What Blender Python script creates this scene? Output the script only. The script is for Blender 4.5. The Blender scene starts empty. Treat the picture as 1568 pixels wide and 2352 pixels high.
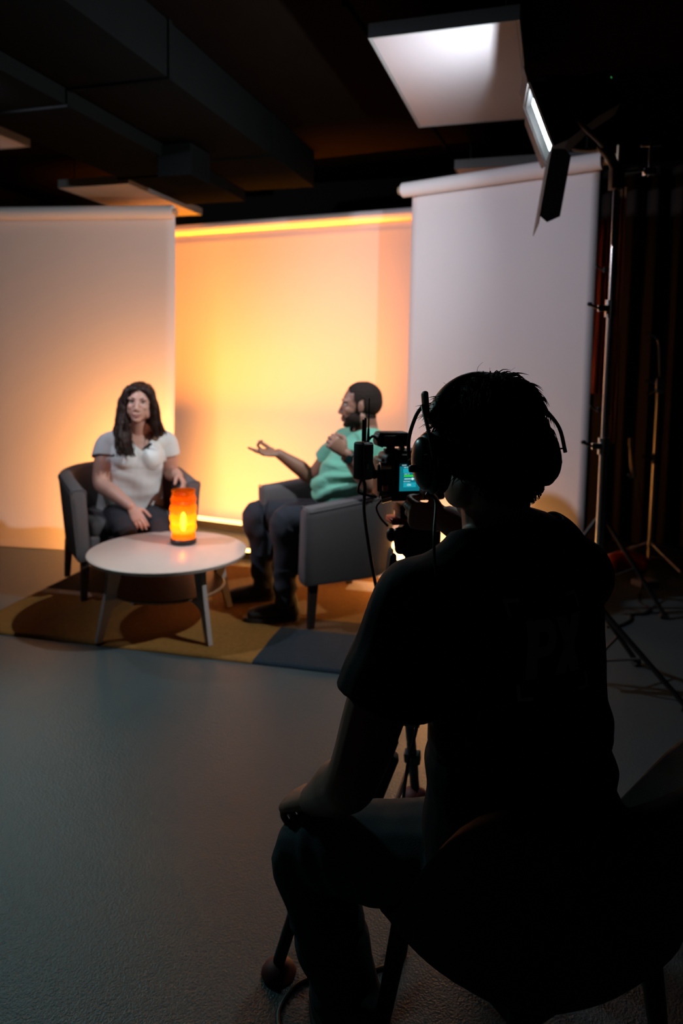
import bpy, bmesh, math, random
from mathutils import Vector, Matrix, noise
from mathutils.bvhtree import BVHTree
V = Vector
PI = math.pi
random.seed(7)
sc = bpy.context.scene
COL = sc.collection

# ------------------------------------------------------------------ camera
FPX, CX, CY, CAMH = 1600.0, 784.0, 960.0, 1.38
PITCH, ROLL = math.atan(0.078), math.radians(1.0)
CM = Matrix.Rotation(PI/2 - PITCH, 3, 'X') @ Matrix.Rotation(ROLL, 3, 'Z')
CO = V((0, 0, CAMH))
def ray(px, py):
    return CM @ V(((px-CX)/FPX, -(py-CY)/FPX, -1.0))
def P(px, py, Y):                      # point at distance Y along the room
    d = ray(px, py); return CO + d*(Y/d.y)
def G(px, py, Z=0.0):                  # point at height Z
    d = ray(px, py); return CO + d*((Z-CAMH)/d.z)
cam = bpy.data.cameras.new('camera'); camo = bpy.data.objects.new('camera', cam)
COL.objects.link(camo); sc.camera = camo
camo.location = CO; camo.rotation_euler = CM.to_euler()
cam.sensor_fit = 'VERTICAL'; cam.sensor_height = 36.0; cam.sensor_width = 24.0
cam.lens = FPX/2352*36.0
cam.shift_y = -(1176-CY)/2352
cam.clip_start = 0.05; cam.clip_end = 60
cam.dof.use_dof = True; cam.dof.focus_distance = 1.22; cam.dof.aperture_fstop = 3.4

# ------------------------------------------------------------------ materials
def mat(name, col, rough=.6, metal=0.0, noise_amt=0.0, nscale=60, bump=0.0, bscale=200, spec=.5, coat=0, sheen=0, emit=None, estr=0):
    m = bpy.data.materials.new(name); m.use_nodes = True
    nt = m.node_tree; b = nt.nodes['Principled BSDF']
    b.inputs['Base Color'].default_value = (*col, 1)
    b.inputs['Roughness'].default_value = rough; b.inputs['Metallic'].default_value = metal
    b.inputs['Specular IOR Level'].default_value = spec
    if coat: b.inputs['Coat Weight'].default_value = coat; b.inputs['Coat Roughness'].default_value = .1
    if sheen: b.inputs['Sheen Weight'].default_value = sheen
    if emit: b.inputs['Emission Color'].default_value = (*emit, 1); b.inputs['Emission Strength'].default_value = estr
    tc = nt.nodes.new('ShaderNodeTexCoord')
    if noise_amt:
        n = nt.nodes.new('ShaderNodeTexNoise'); n.inputs['Scale'].default_value = nscale; n.inputs['Detail'].default_value = 5
        r = nt.nodes.new('ShaderNodeMapRange'); r.inputs['To Min'].default_value = 1-noise_amt; r.inputs['To Max'].default_value = 1+noise_amt
        x = nt.nodes.new('ShaderNodeVectorMath'); x.operation = 'SCALE'; x.inputs[0].default_value = col
        nt.links.new(tc.outputs['Object'], n.inputs['Vector']); nt.links.new(n.outputs['Fac'], r.inputs['Value'])
        nt.links.new(r.outputs['Result'], x.inputs['Scale']); nt.links.new(x.outputs['Vector'], b.inputs['Base Color'])
    if bump:
        n = nt.nodes.new('ShaderNodeTexNoise'); n.inputs['Scale'].default_value = bscale; n.inputs['Detail'].default_value = 3
        bp = nt.nodes.new('ShaderNodeBump'); bp.inputs['Strength'].default_value = bump; bp.inputs['Distance'].default_value = .01
        nt.links.new(tc.outputs['Object'], n.inputs['Vector']); nt.links.new(n.outputs['Fac'], bp.inputs['Height'])
        nt.links.new(bp.outputs['Normal'], b.inputs['Normal'])
    return m
def emis(name, col, s):
    m = bpy.data.materials.new(name); m.use_nodes = True; nt = m.node_tree; nt.nodes.clear()
    e = nt.nodes.new('ShaderNodeEmission'); o = nt.nodes.new('ShaderNodeOutputMaterial')
    e.inputs['Color'].default_value = (*col, 1); e.inputs['Strength'].default_value = s
    nt.links.new(e.outputs[0], o.inputs[0]); return m

# ------------------------------------------------------------------ object plumbing
def meshobj(name, me, parent=None, local=False):
    o = bpy.data.objects.new(name, me); COL.objects.link(o)
    if parent is not None:
        o.parent = parent
        if not local: o.matrix_parent_inverse = WM[parent.name].inverted()
    WM[o.name] = Matrix.Identity(4) if (parent is None or not local) else WM[parent.name].copy()
    return o
WM = {}
def obj(name, bm, m, parent=None, local=False, smooth=True, fix=True):
    if fix: bmesh.ops.recalc_face_normals(bm, faces=bm.faces)
    me = bpy.data.meshes.new(name); bm.to_mesh(me); bm.free()
    for mm in (m if isinstance(m, (list, tuple)) else [m]): me.materials.append(mm)
    if smooth:
        me.polygons.foreach_set('use_smooth', [True]*len(me.polygons))
        me.set_sharp_from_angle(angle=math.radians(38))
    return meshobj(name, me, parent, local)
def tag(o, label, cat, group=None, kind=None):
    if label: o['label'] = label
    if cat: o['category'] = cat
    if group: o['group'] = group
    if kind: o['kind'] = kind
    return o
def thing(name, label, cat, loc, rz=0.0, group=None):
    o = bpy.data.objects.new(name, None); COL.objects.link(o)
    o.location = loc; o.rotation_euler = (0, 0, rz)
    WM[o.name] = Matrix.Translation(V(loc)) @ Matrix.Rotation(rz, 4, 'Z')
    o.empty_display_size = .1
    return tag(o, label, cat, group)

# ------------------------------------------------------------------ shape helpers
def NB(): return bmesh.new()
def frame(d, ref=V((0, 0, 1))):
    d = d.normalized()
    if abs(d.dot(ref)) > .98: ref = V((1, 0, 0)) if abs(d.x) < .9 else V((0, 1, 0))
    a = (ref - d*ref.dot(d)).normalized(); return a, d.cross(a)
def box(bm, c, s, M=None, bev=0.0):
    M = M or Matrix.Identity(3)
    vs = []
    for x in (-.5, .5):
        for y in (-.5, .5):
            for z in (-.5, .5):
                vs.append(bm.verts.new(V(c) + M @ V((x*s[0], y*s[1], z*s[2]))))
    fs = [bm.faces.new([vs[i] for i in q]) for q in ((0,1,3,2),(4,6,7,5),(0,4,5,1),(2,3,7,6),(0,2,6,4),(1,5,7,3))]
    if bev:
        es = set(e for f in fs for e in f.edges)
        bmesh.ops.bevel(bm, geom=list(es), offset=bev, segments=3, profile=.5, affect='EDGES')
def rings(bm, rs, closed_caps=True):
    loops = [[bm.verts.new(p) for p in r] for r in rs]
    n = len(loops[0])
    for a, b in zip(loops, loops[1:]):
        for i in range(n):
            bm.faces.new((a[i], a[(i+1) % n], b[(i+1) % n], b[i]))
    if closed_caps:
        bm.faces.new(loops[0][::-1]); bm.faces.new(loops[-1])
    return loops
def cyl(bm, p0, p1, r0, r1=None, n=16):
    r1 = r0 if r1 is None else r1
    p0, p1 = V(p0), V(p1); a, b = frame(p1-p0)
    rings(bm, [[p + (a*math.cos(2*PI*i/n) + b*math.sin(2*PI*i/n))*r for i in range(n)] for p, r in ((p0, r0), (p1, r1))])
def catmull(pts, n=6):
    pts = [V(p) for p in pts]
    if len(pts) < 3: 
        return [pts[0].lerp(pts[-1], i/n) for i in range(n+1)]
    ext = [pts[0]*2-pts[1]] + pts + [pts[-1]*2-pts[-2]]; out = []
    for k in range(1, len(ext)-2):
        p0, p1, p2, p3 = ext[k-1:k+3]
        for i in range(n):
            t = i/n
            out.append(.5*((2*p1)+(p2-p0)*t+(2*p0-5*p1+4*p2-p3)*t*t+(3*p1-p0-3*p2+p3)*t**3))
    return out + [pts[-1]]
def interp(vals, n):
    out = []
    for a, b in zip(vals, vals[1:]):
        for i in range(n):
            t = i/n; t = t*t*(3-2*t)*.5 + t*.5
            out.append(a + (b-a)*t)
    return out + [vals[-1]]
def limb(bm, pts, rad, ref=V((1, 0, 0)), n=6, seg=18, infl=0.0, caps=True):
    """rounded tube; rad entries are r or (ra along ref, rb across)"""
    rv = [V((r, r)) if not isinstance(r, (tuple, list)) else V(r) for r in rad]
    c = catmull(pts, n); r = interp(rv, n) if len(pts) >= 3 else [rv[0].lerp(rv[1], i/n) for i in range(n+1)]
    r = [q + V((infl, infl)) for q in r]; out = []
    for i, p in enumerate(c):
        d = (c[min(i+1, len(c)-1)] - c[max(i-1, 0)]).normalized(); a, b = frame(d, ref)
        def ring(off, k): return [p + d*off + a*math.cos(2*PI*j/seg)*r[i].x*k + b*math.sin(2*PI*j/seg)*r[i].y*k for j in range(seg)]
        h = min(r[i])
        if caps and i == 0:
            for an in (80, 55, 28): out.append(ring(-h*math.sin(math.radians(an)), math.cos(math.radians(an))))
        out.append(ring(0, 1))
        if caps and i == len(c)-1:
            for an in (28, 55, 80): out.append(ring(h*math.sin(math.radians(an)), math.cos(math.radians(an))))
    rings(bm, out)
def tube(bm, pts, r, n=5, seg=8, rend=None, smooth=True):
    c = catmull(pts, n) if smooth else [V(p) for p in pts]; out = []; ra = None
    a = None
    for i, p in enumerate(c):
        d = (c[min(i+1, len(c)-1)] - c[max(i-1, 0)]).normalized()
        if a is None: a, b = frame(d)
        else:
            a = (a - d*a.dot(d)).normalized(); b = d.cross(a)
        q = r if rend is None else r + (rend-r)*i/(len(c)-1)
        out.append([p + (a*math.cos(2*PI*j/seg)+b*math.sin(2*PI*j/seg))*q for j in range(seg)])
    rings(bm, out)
def ell(bm, c, r, M=None, infl=0.0, nu=20, nv=12):
    M = M or Matrix.Identity(3); out = []
    for k in range(1, nv):
        th = PI*k/nv
        out.append([V(c) + M @ V(((r[0]+infl)*math.sin(th)*math.cos(2*PI*j/nu), (r[1]+infl)*math.sin(th)*math.sin(2*PI*j/nu), (r[2]+infl)*math.cos(th))) for j in range(nu)])
    rings(bm, out)
def lathe(bm, prof, c, n=40, axis=None):
    """prof list of (r,z) about z axis at c, or along axis"""
    ax = V(axis).normalized() if axis is not None else V((0, 0, 1))
    a, b = frame(ax, V((0, 1, 0))) 
    rings(bm, [[V(c) + ax*z + (a*math.cos(2*PI*i/n)+b*math.sin(2*PI*i/n))*max(r, 1e-4) for i in range(n)] for r, z in prof])
def prism(bm, poly, f0, f1):
    """poly list of (u,v); f0,f1 map (u,v)->point of the two faces"""
    rings(bm, [[f0(*p) for p in poly], [f1(*p) for p in poly]])
def remesh(bm, voxel, it=4, fac=.5):
    bmesh.ops.recalc_face_normals(bm, faces=bm.faces)
    me = bpy.data.meshes.new('tmp'); bm.to_mesh(me); bm.free()
    o = bpy.data.objects.new('tmp', me); COL.objects.link(o)
    r = o.modifiers.new('r', 'REMESH'); r.mode = 'VOXEL'; r.voxel_size = voxel
    if it:
        s = o.modifiers.new('s', 'SMOOTH'); s.iterations = it; s.factor = fac
    dg = bpy.context.evaluated_depsgraph_get(); dg.update()
    me2 = bpy.data.meshes.new_from_object(o.evaluated_get(dg))
    bpy.data.objects.remove(o); bpy.data.meshes.remove(me)
    b2 = bmesh.new(); b2.from_mesh(me2); bpy.data.meshes.remove(me2)
    return b2
def cut(bm, pred):
    bmesh.ops.delete(bm, geom=[v for v in bm.verts if pred(v.co)], context='VERTS')
    for _ in range(6):                      # even out the cut rims
        mv = {}
        for v in bm.verts:
            if v.is_boundary:
                nb = [e.other_vert(v).co for e in v.link_edges if e.is_boundary]
                if len(nb) == 2: mv[v] = v.co*.4 + (nb[0]+nb[1])*.3
        for v, c in mv.items(): v.co = c
def wrinkle(bm, f):
    bm.normal_update()
    mv = [(v, v.co + v.normal*f(v.co)) for v in bm.verts]
    for v, c in mv: v.co = c
def solid(o, t):
    m = o.modifiers.new('thickness', 'SOLIDIFY'); m.thickness = t; m.offset = -1
    return o
def rot3(f, up=V((0, 0, 1))):
    """columns: forward, left, up"""
    f = f.normalized(); l = up.cross(f).normalized(); u = f.cross(l)
    return Matrix((f, l, u)).transposed()
TUBE_V, TUBE_C, TUBE_L, TUBE_M, LAN_R, LAN_L, KEY_R, KEY_L, KEY_T, FILL = 5, 42, 2.0, 30, 18, 86, 190, 190, 60, 13
DOOR_B, DOOR_R, DOOR_T, DOOR_L = 1.05, 1.62, 1.6, 1.36
BULB = 75
# ================================================================== setting
U = V((.29, .957, 0)); R_ = V((.957, -.29, 0)); UP = V((0, 0, 1))
ROOMZ = math.atan2(-.29, .957)
def RM(a, b, z=0.0): return R_*a + U*b + UP*z
RMAT = Matrix((R_, U, UP)).transposed()
M_floor = mat('grey_resin', (.060, .080, .083), .34, noise_amt=.10, nscale=3, bump=.28, bscale=190, spec=.5)
M_ceil = mat('dark_ceiling', (.0042, .0030, .0025), .95, noise_amt=.15, nscale=6, spec=0.0)
M_wall = mat('dark_wall', (.012, .010, .010), .9, spec=.1, noise_amt=.15, nscale=5)
def slab(name, c, s, m):
    bm = NB(); box(bm, (0, 0, 0), s); o = obj(name, bm, m, smooth=False)
    o.location = c; o.rotation_euler = (0, 0, ROOMZ); o['kind'] = 'structure'; return o
A0, A1, B0, B1, HZ = -5.2, 2.9, -2.6, 6.15, 3.02
am, bmid = (A0+A1)/2, (B0+B1)/2
slab('floor', RM(am, bmid, -.06), (A1-A0+.4, B1-B0+.4, .12), M_floor)
slab('ceiling', RM(am, bmid, HZ+.06), (A1-A0+.4, B1-B0+.4, .12), M_ceil)
slab('wall_back', RM(am, B1+.06, HZ/2), (A1-A0+.4, .12, HZ), M_wall)
slab('wall_front', RM(am, B0-.06, HZ/2), (A1-A0+.4, .12, HZ), M_wall)
slab('wall_left', RM(A0-.06, bmid, HZ/2), (.12, B1-B0, HZ), M_wall)
slab('wall_right', RM(A1+.06, bmid, HZ/2), (.12, B1-B0, HZ), M_wall)

# ceiling ducts and panels
M_duct = mat('duct_paint', (.0042, .0046, .0047), .9, noise_amt=.1, nscale=8, spec=0.0)
M_panel = mat('white_panel', (.21, .20, .22), .5, noise_amt=.03, nscale=4)
M_frame = mat('panel_frame', (.10, .11, .115), .6, metal=.0)
M_blk = mat('black_metal', (.012, .012, .013), .45, noise_amt=.2, nscale=40)
M_blkm = mat('matte_black', (.008, .008, .009), .7, noise_amt=.2, nscale=40)
M_chrome = mat('chrome', (.62, .62, .62), .22, metal=1.0)
def edge_ab(px, py, z):
    p = G(px, py, z); return p.dot(R_), p.dot(U)
a1, _ = edge_ab(530, 286, 2.75)
def duct(name, aL, aR, b0, b1, zb, label):
    r = thing(name, label, 'duct', RM((aL+aR)/2, (b0+b1)/2, HZ), ROOMZ)
    bm = NB(); L = b1-b0
    box(bm, (0, 0, (zb-HZ)/2), (aR-aL, L, HZ-zb), bev=.006); obj('casing', bm, M_duct, r, True)
    for k in range(1, int(L/1.3)+1):
        bm = NB(); y = L/2 - k*1.3 + .45; z0 = zb-HZ-.006; zt = -.002
        box(bm, (0, y, z0), (aR-aL+.024, .03, .012)); box(bm, ((aR-aL)/2+.006, y, (z0+zt)/2), (.012, .03, zt-z0)); box(bm, (-(aR-aL)/2-.006, y, (z0+zt)/2), (.012, .03, zt-z0))
        obj('flange', bm, M_duct, r, True)
    return r
duct('air_duct', a1-.58, a1, -1.0, 5.25, 2.75, 'wide dark rectangular air duct nearest the large lit ceiling panel')
duct('air_duct', a1-1.17, a1-.585, -1.0, 5.25, 2.67, 'lower dark air duct with a small box on its side')
pj = G(470, 378, 2.64); aj, bj = pj.dot(R_), pj.dot(U)
bm = NB(); box(bm, (0, 0, 0), (.24, .26, .2), bev=.006)
for k in range(4): box(bm, (.121, -.08+.05*k, 0), (.004, .012, .14))
o = obj('ventilation_box', bm, M_duct, smooth=False); o.location = RM(a1-.50, bj, 2.645); o.rotation_euler = (0, 0, ROOMZ)
tag(o, 'small dark ventilation box fixed between the two ceiling air ducts', 'ventilation box')

def panel(px, py, z, w, l, label, t=.06):
    """px,py: image of the near-left lower corner"""
    p = G(px, py, z); a, b = p.dot(R_), p.dot(U)
    r = thing('ceiling_panel', label, 'ceiling panel', RM(a+w/2, b+l/2, z), ROOMZ, 'white panels hung under the ceiling')
    bm = NB(); box(bm, (0, 0, t/2), (w-.024, l-.024, t-.004), bev=.003); obj('board', bm, M_panel, r, True)
    bm = NB()
    for s in (-1, 1):
        box(bm, (s*(w/2-.006), 0, t/2), (.012, l, t)); box(bm, (0, s*(l/2-.006), t/2), (w-.024, .012, t))
    obj('edge_frame', bm, M_frame, r, True, smooth=False)
    for sx in (-1, 1):
        for sy in (-1, 1):
            bm = NB(); cyl(bm, (sx*w*.4, sy*l*.4, t), (sx*w*.4, sy*l*.4, HZ-z), .003, n=8); obj('hanger', bm, M_blk, r, True)
panel(845, 88, 2.75, .62, 1.15, 'large white ceiling panel with a bright patch of cool light on it')
panel(1043, 388, 2.72, .95, 1.0, 'orange-lit ceiling panel just above the right paper roll')
panel(133, 432, 2.64, .60, 1.1, 'white ceiling panel above the left paper roll, beside the lower duct')
pD = G(70, 338, 2.7); panel_a = pD.dot(R_)
_q = RM(panel_a-.62, pD.dot(U)-.0, 2.7)
def px_of(p):
    q = CM.transposed() @ (V(p)-CO); return CX + FPX*q.x/-q.z, CY - FPX*q.y/-q.z
_x, _y = px_of(RM(panel_a-.62, pD.dot(U)-1.1, 2.7))
panel(_x, _y, 2.7, .62, 1.1, 'white ceiling panel cut off by the left edge of the photo')
bm = NB(); q0 = G(790, 8, HZ-.012); q1 = G(1035, 355, HZ-.012)
tube(bm, [q0, q1], .012, smooth=False); o = obj('ceiling_conduit', bm, M_duct); tag(o, 'thin conduit running along the ceiling left of the bright panel', 'conduit')

# black curtain along the back right
M_curt = mat('black_curtain', (.016, .009, .008), .9, noise_amt=.3, nscale=30)
bm = NB(); n = 150; lo = []; 
for z in (0.015, .9, 1.8, 2.9):
    lo.append([bm.verts.new(RM(-.75 + 3.55*i/n, 5.85 + .05*math.sin(i*.9)+.02*math.sin(i*.37+z), z)) for i in range(n+1)])
for a, b in zip(lo, lo[1:]):
    for i in range(n): bm.faces.new((a[i], a[i+1], b[i+1], b[i]))
o = solid(obj('curtain', bm, M_curt), .004); tag(o, 'tall black pleated curtain across the back right of the studio', 'curtain')

# ------------------------------------------------------------------ paper backdrops
M_paper = mat('seamless_paper', (.80, .745, .745), .75, noise_amt=.02, nscale=2, spec=.2)
M_core = mat('cardboard_core', (.45, .33, .22), .8)
def backdrop(pl, pr, rad, prof, label, inset=(0, 0), ext=(0, 0)):
    """pl,pr roll axis ends; prof list of (forward offset, z)"""
    d = (pr-pl); d.z = 0; L = d.length; d.normalize(); nrm = V((d.y, -d.x, 0))
    if nrm.y > 0: nrm = -nrm
    base = (pl+pr)/2; zc = pl.z
    r = thing('paper_backdrop', label, 'paper backdrop', (base.x, base.y, 0), math.atan2(d.y, d.x), 'seamless paper backdrops')
    Z = V((0, 0, zc))
    bm = NB(); cyl(bm, pl, pr, rad, n=32); obj('paper_roll', bm, M_paper, r)
    bm = NB(); cyl(bm, pl-d*(.03+ext[0]), pr+d*(.03+ext[1]), .027, n=20); obj('core_tube', bm, M_core, r)
    a = pl + d*inset[0]; b = pr - d*inset[1]
    bm = NB(); c = catmull([V((o_, 0, z)) for o_, z in prof], 8); m = 24; rows = []
    for q in c:
        rows.append([bm.verts.new(V((0, 0, q.z)) + V((a.x, a.y, 0)).lerp(V((b.x, b.y, 0)), i/m) + nrm*(q.x - rad*.75)) for i in range(m+1)])
    for x, y in zip(rows, rows[1:]):
        for i in range(m): bm.faces.new((x[i], x[i+1], y[i+1], y[i]))
    solid(obj('paper_sheet', bm, M_paper, r), .0008)
    return r, d, nrm
ZR = 2.53
lp0, lp1 = G(0, 491, ZR), G(398, 487, ZR)
ldir = (lp0-lp1).normalized()
backdrop(lp1 + ldir*2.0, lp1, .052, [(0, ZR), (0, 1.9), (.01, 1.2), (.04, .75), (.10, .42), (.2, .19), (.33, .065), (.47, .012), (.57, .0025), (.68, .0022)],
         'left white paper backdrop behind the woman, sweeping onto the floor')
cp0, cp1 = G(400, 531, ZR), G(941, 491, ZR)
cdir = (cp1-cp0).normalized()
backdrop(cp0 - cdir*.5, cp1 + cdir*.32, .047, [(0, ZR), (0, 1.6), (0, .8), (.005, .3), (.03, .10), (.09, .012), (.15, .0025), (.26, .0022)],
         'middle paper backdrop glowing yellow, set back between the other two')
rp0, rp1 = G(926, 437, ZR), G(1383, 369, ZR)
_, rd, rn = backdrop(rp0, rp1, .047, [(0, ZR), (0, 1.6), (0, .8), (.01, .35), (.05, .14), (.14, .03), (.25, .0025), (.35, .0022)],
         'right white paper backdrop angled behind the camera operator', inset=(.05, .02), ext=(0, .06))

# ------------------------------------------------------------------ stands
def stand(name, label, cat, base, H, sections, feet, collar, m_pole, m_leg, group=None, rleg=.011):
    r = thing(name, label, cat, (base.x, base.y, 0), 0, group)
    z = collar
    for i, (z0, z1, rr) in enumerate(sections):
        bm = NB(); cyl(bm, base+UP*z0, base+UP*z1, rr, n=14); obj('pole', bm, m_pole, r)
        if i:
            bm = NB(); cyl(bm, base+UP*(z0-.03), base+UP*(z0+.04), rr+.011, n=14)
            box(bm, base+UP*(z0+.005)+V((-.03, -.01, 0)), (.05, .016, .026), bev=.003); obj('collar', bm, M_chrome if m_pole is M_chrome else M_blk, r)
            bm = NB(); q = base+UP*(z0+.005)+V((-.055, -.012, 0)); cyl(bm, q, q+V((-.03, 0, .012)), .006, n=8); ell(bm, q+V((-.035, 0, .016)), (.012, .009, .009), nu=10, nv=6); obj('knob', bm, M_blk, r)
    bm = NB(); cyl(bm, base+UP*(collar-.03), base+UP*(collar+.03), .026, n=16); obj('leg_collar', bm, m_leg, r)
    for f in feet:
        bm = NB(); d = (f-base); d.z = 0; d.normalize(); k = base+UP*collar+d*.02; ff = f+UP*rleg
        cyl(bm, k, ff, rleg, n=10); g = obj('leg', bm, m_leg, r)
        bm = NB(); cyl(bm, ff-d*.03+UP*.008, ff+d*.012-UP*.001, rleg+.004, n=10); obj('rubber_foot', bm, M_blkm, g)
        bm = NB(); tt = .5; cyl(bm, base+UP*(collar*.35), k.lerp(ff, tt), .006, n=8); obj('brace', bm, m_leg, r)
    return r
bA = V((1.445, 3.80, 0)); 
stand('backdrop_stand', 'thin brass-lit stand with black tripod legs holding the right paper roll', 'stand', bA, 2.53,
      [(.12, 1.15, .014), (1.15, 1.9, .0115), (1.9, 2.56, .009)], [G(1528, 1422), V((1.10, 3.90, 0)), V((1.62, 4.20, 0))], .55, mat('dull_brass_pole', (.45, .38, .28), .4, metal=1.0), M_blk, rleg=.012)
bB = V((1.10, 2.90, 0))
rB = stand('light_stand', 'tall chrome light stand carrying the studio lamp at the right', 'stand', bB, 2.2,
      [(.10, 1.05, .0165), (1.05, 1.62, .0135), (1.62, 2.16, .0105)], [V((.74, 3.06, 0)), V((1.42, 2.70, 0)), V((1.40, 3.16, 0))], .36, M_chrome, M_blk, rleg=.012)
bC = G(1490, 1296)
topC = P(1514, 885, bC.y); hookz = topC.z
rC = stand('grip_stand', 'chrome grip stand with a bent goose neck at the far right', 'stand', bC, hookz,
      [(.03, .75, .019), (.75, hookz-.02, .0145)], [bC+V((.52, -.02, 0)), bC+V((-.30, .12, 0)), bC+V((.1, -.30, 0))], .15, mat('worn_steel_pole', (.55, .5, .43), .35, metal=1.0), M_chrome, rleg=.011)
bm = NB(); box(bm, topC, (.07, .05, .11), bev=.012); cyl(bm, topC+V((-.10, -.02, .03)), topC+V((0, 0, .01)), .010, n=10); cyl(bm, topC+V((-.09, -.02, -.06)), topC+V((-.02, 0, -.02)), .014, n=10); obj('grip_head', bm, M_chrome, rC)
bm = NB(); tube(bm, [topC+UP*.05, P(1514, 840, bC.y), P(1512, 790, bC.y), P(1504, 775, bC.y), P(1485, 764, bC.y)], .007); obj('goose_neck', bm, M_chrome, rC)
# clamp hanging between the stands
cc = P(1448, 1015, 4.6)
r = thing('spring_clamp', 'small clamp hanging on a cord in the dark between the stands', 'clamp', cc)
bm = NB(); box(bm, cc, (.03, .03, .06), bev=.006); limb(bm, [cc-UP*.03, P(1452, 1070, 4.6), P(1456, 1092, 4.6)], [.012, .02, .016], seg=10); obj('jaw', bm, mat('clamp_steel', (.4, .3, .18), .4, metal=.8), r)
bm = NB(); limb(bm, [P(1457, 1090, 4.6), P(1450, 1098, 4.6), P(1443, 1090, 4.6)], [.012, .01, .008], seg=10); obj('handle', bm, M_chrome, r)
bm = NB(); tube(bm, [P(1462, 1100, 4.6), P(1470, 1150, 4.6), P(1484, 1235, 4.75)], .003); obj('cord', bm, M_blk, r)
# cloths hung behind the right paper
M_rust = mat('rust_cloth', (.42, .07, .02), .7, noise_amt=.15, nscale=20)
def hung(px0, px1, yt, yb, Y, m, name, label):
    bm = NB(); n = 14; rows = []
    for k in range(9):
        y = yt+(yb-yt)*k/8
        rows.append([bm.verts.new(P(px0+(px1-px0)*i/n - (y-yt)*.045, y, Y)+V((0, .012*math.sin(i*1.3+k*.2), 0))) for i in range(n+1)])
    for a, b in zip(rows, rows[1:]):
        for i in range(n): bm.faces.new((a[i], a[i+1], b[i+1], b[i]))
    o = solid(obj(name, bm, m), .003); tag(o, label, 'cloth'); return o
hung(1376, 1412, 505, 905, 4.45, M_rust, 'hanging_cloth', 'orange cloth strip hanging beside the right paper backdrop')
hung(1412, 1438, 430, 1018, 4.9, mat('brown_cloth', (.25, .11, .05), .8, noise_amt=.15, nscale=20), 'hanging_cloth', 'brown cloth strip hanging behind the chrome light stand')
# sandbag and bits at the grip stand
bm = NB(); q = G(1440, 1308)
limb(bm, [q+V((-.10, 0, .05)), q+V((0, .02, .06)), q+V((.10, -.01, .045))], [(.06, .05), (.075, .06), (.055, .045)], ref=UP)
bag = obj('sandbag', bm, mat('red_bag', (.45, .05, .03), .5, noise_amt=.2, nscale=15)); tag(bag, 'red sandbag lying on the floor by the grip stand', 'sandbag')
bm = NB(); q2 = q+V((.0, .0, .112)); tube(bm, [q+V((-.06, 0, .11)), q+V((0, .01, .14)), q+V((.06, 0, .11))], .009); obj('handle', bm, mat('strap_white', (.6, .45, .35), .7), bag)
bm = NB(); q = G(1480, 1346); box(bm, q+UP*.022, (.14, .10, .04), Matrix.Rotation(.3, 3, 'Z'), bev=.008); o = obj('power_adapter', bm, mat('grey_plastic', (.25, .24, .27), .5)); tag(o, 'grey power adapter block on the floor before the grip stand', 'power adapter')
def fcable(name, label, pts, r, m, parent=None, z=None):
    bm = NB(); tube(bm, [G(x, y, r) for x, y in pts], r); o = obj(name, bm, m); tag(o, label, 'cable'); return o
M_cable = mat('black_rubber', (.01, .01, .011), .5)
fcable('floor_cable', 'black cable snaking on the floor at the right behind the operator', [(1470, 1360), (1466, 1380), (1490, 1398), (1480, 1410), (1450, 1412), (1446, 1425), (1420, 1438), (1392, 1440)], .007, M_cable)
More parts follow.
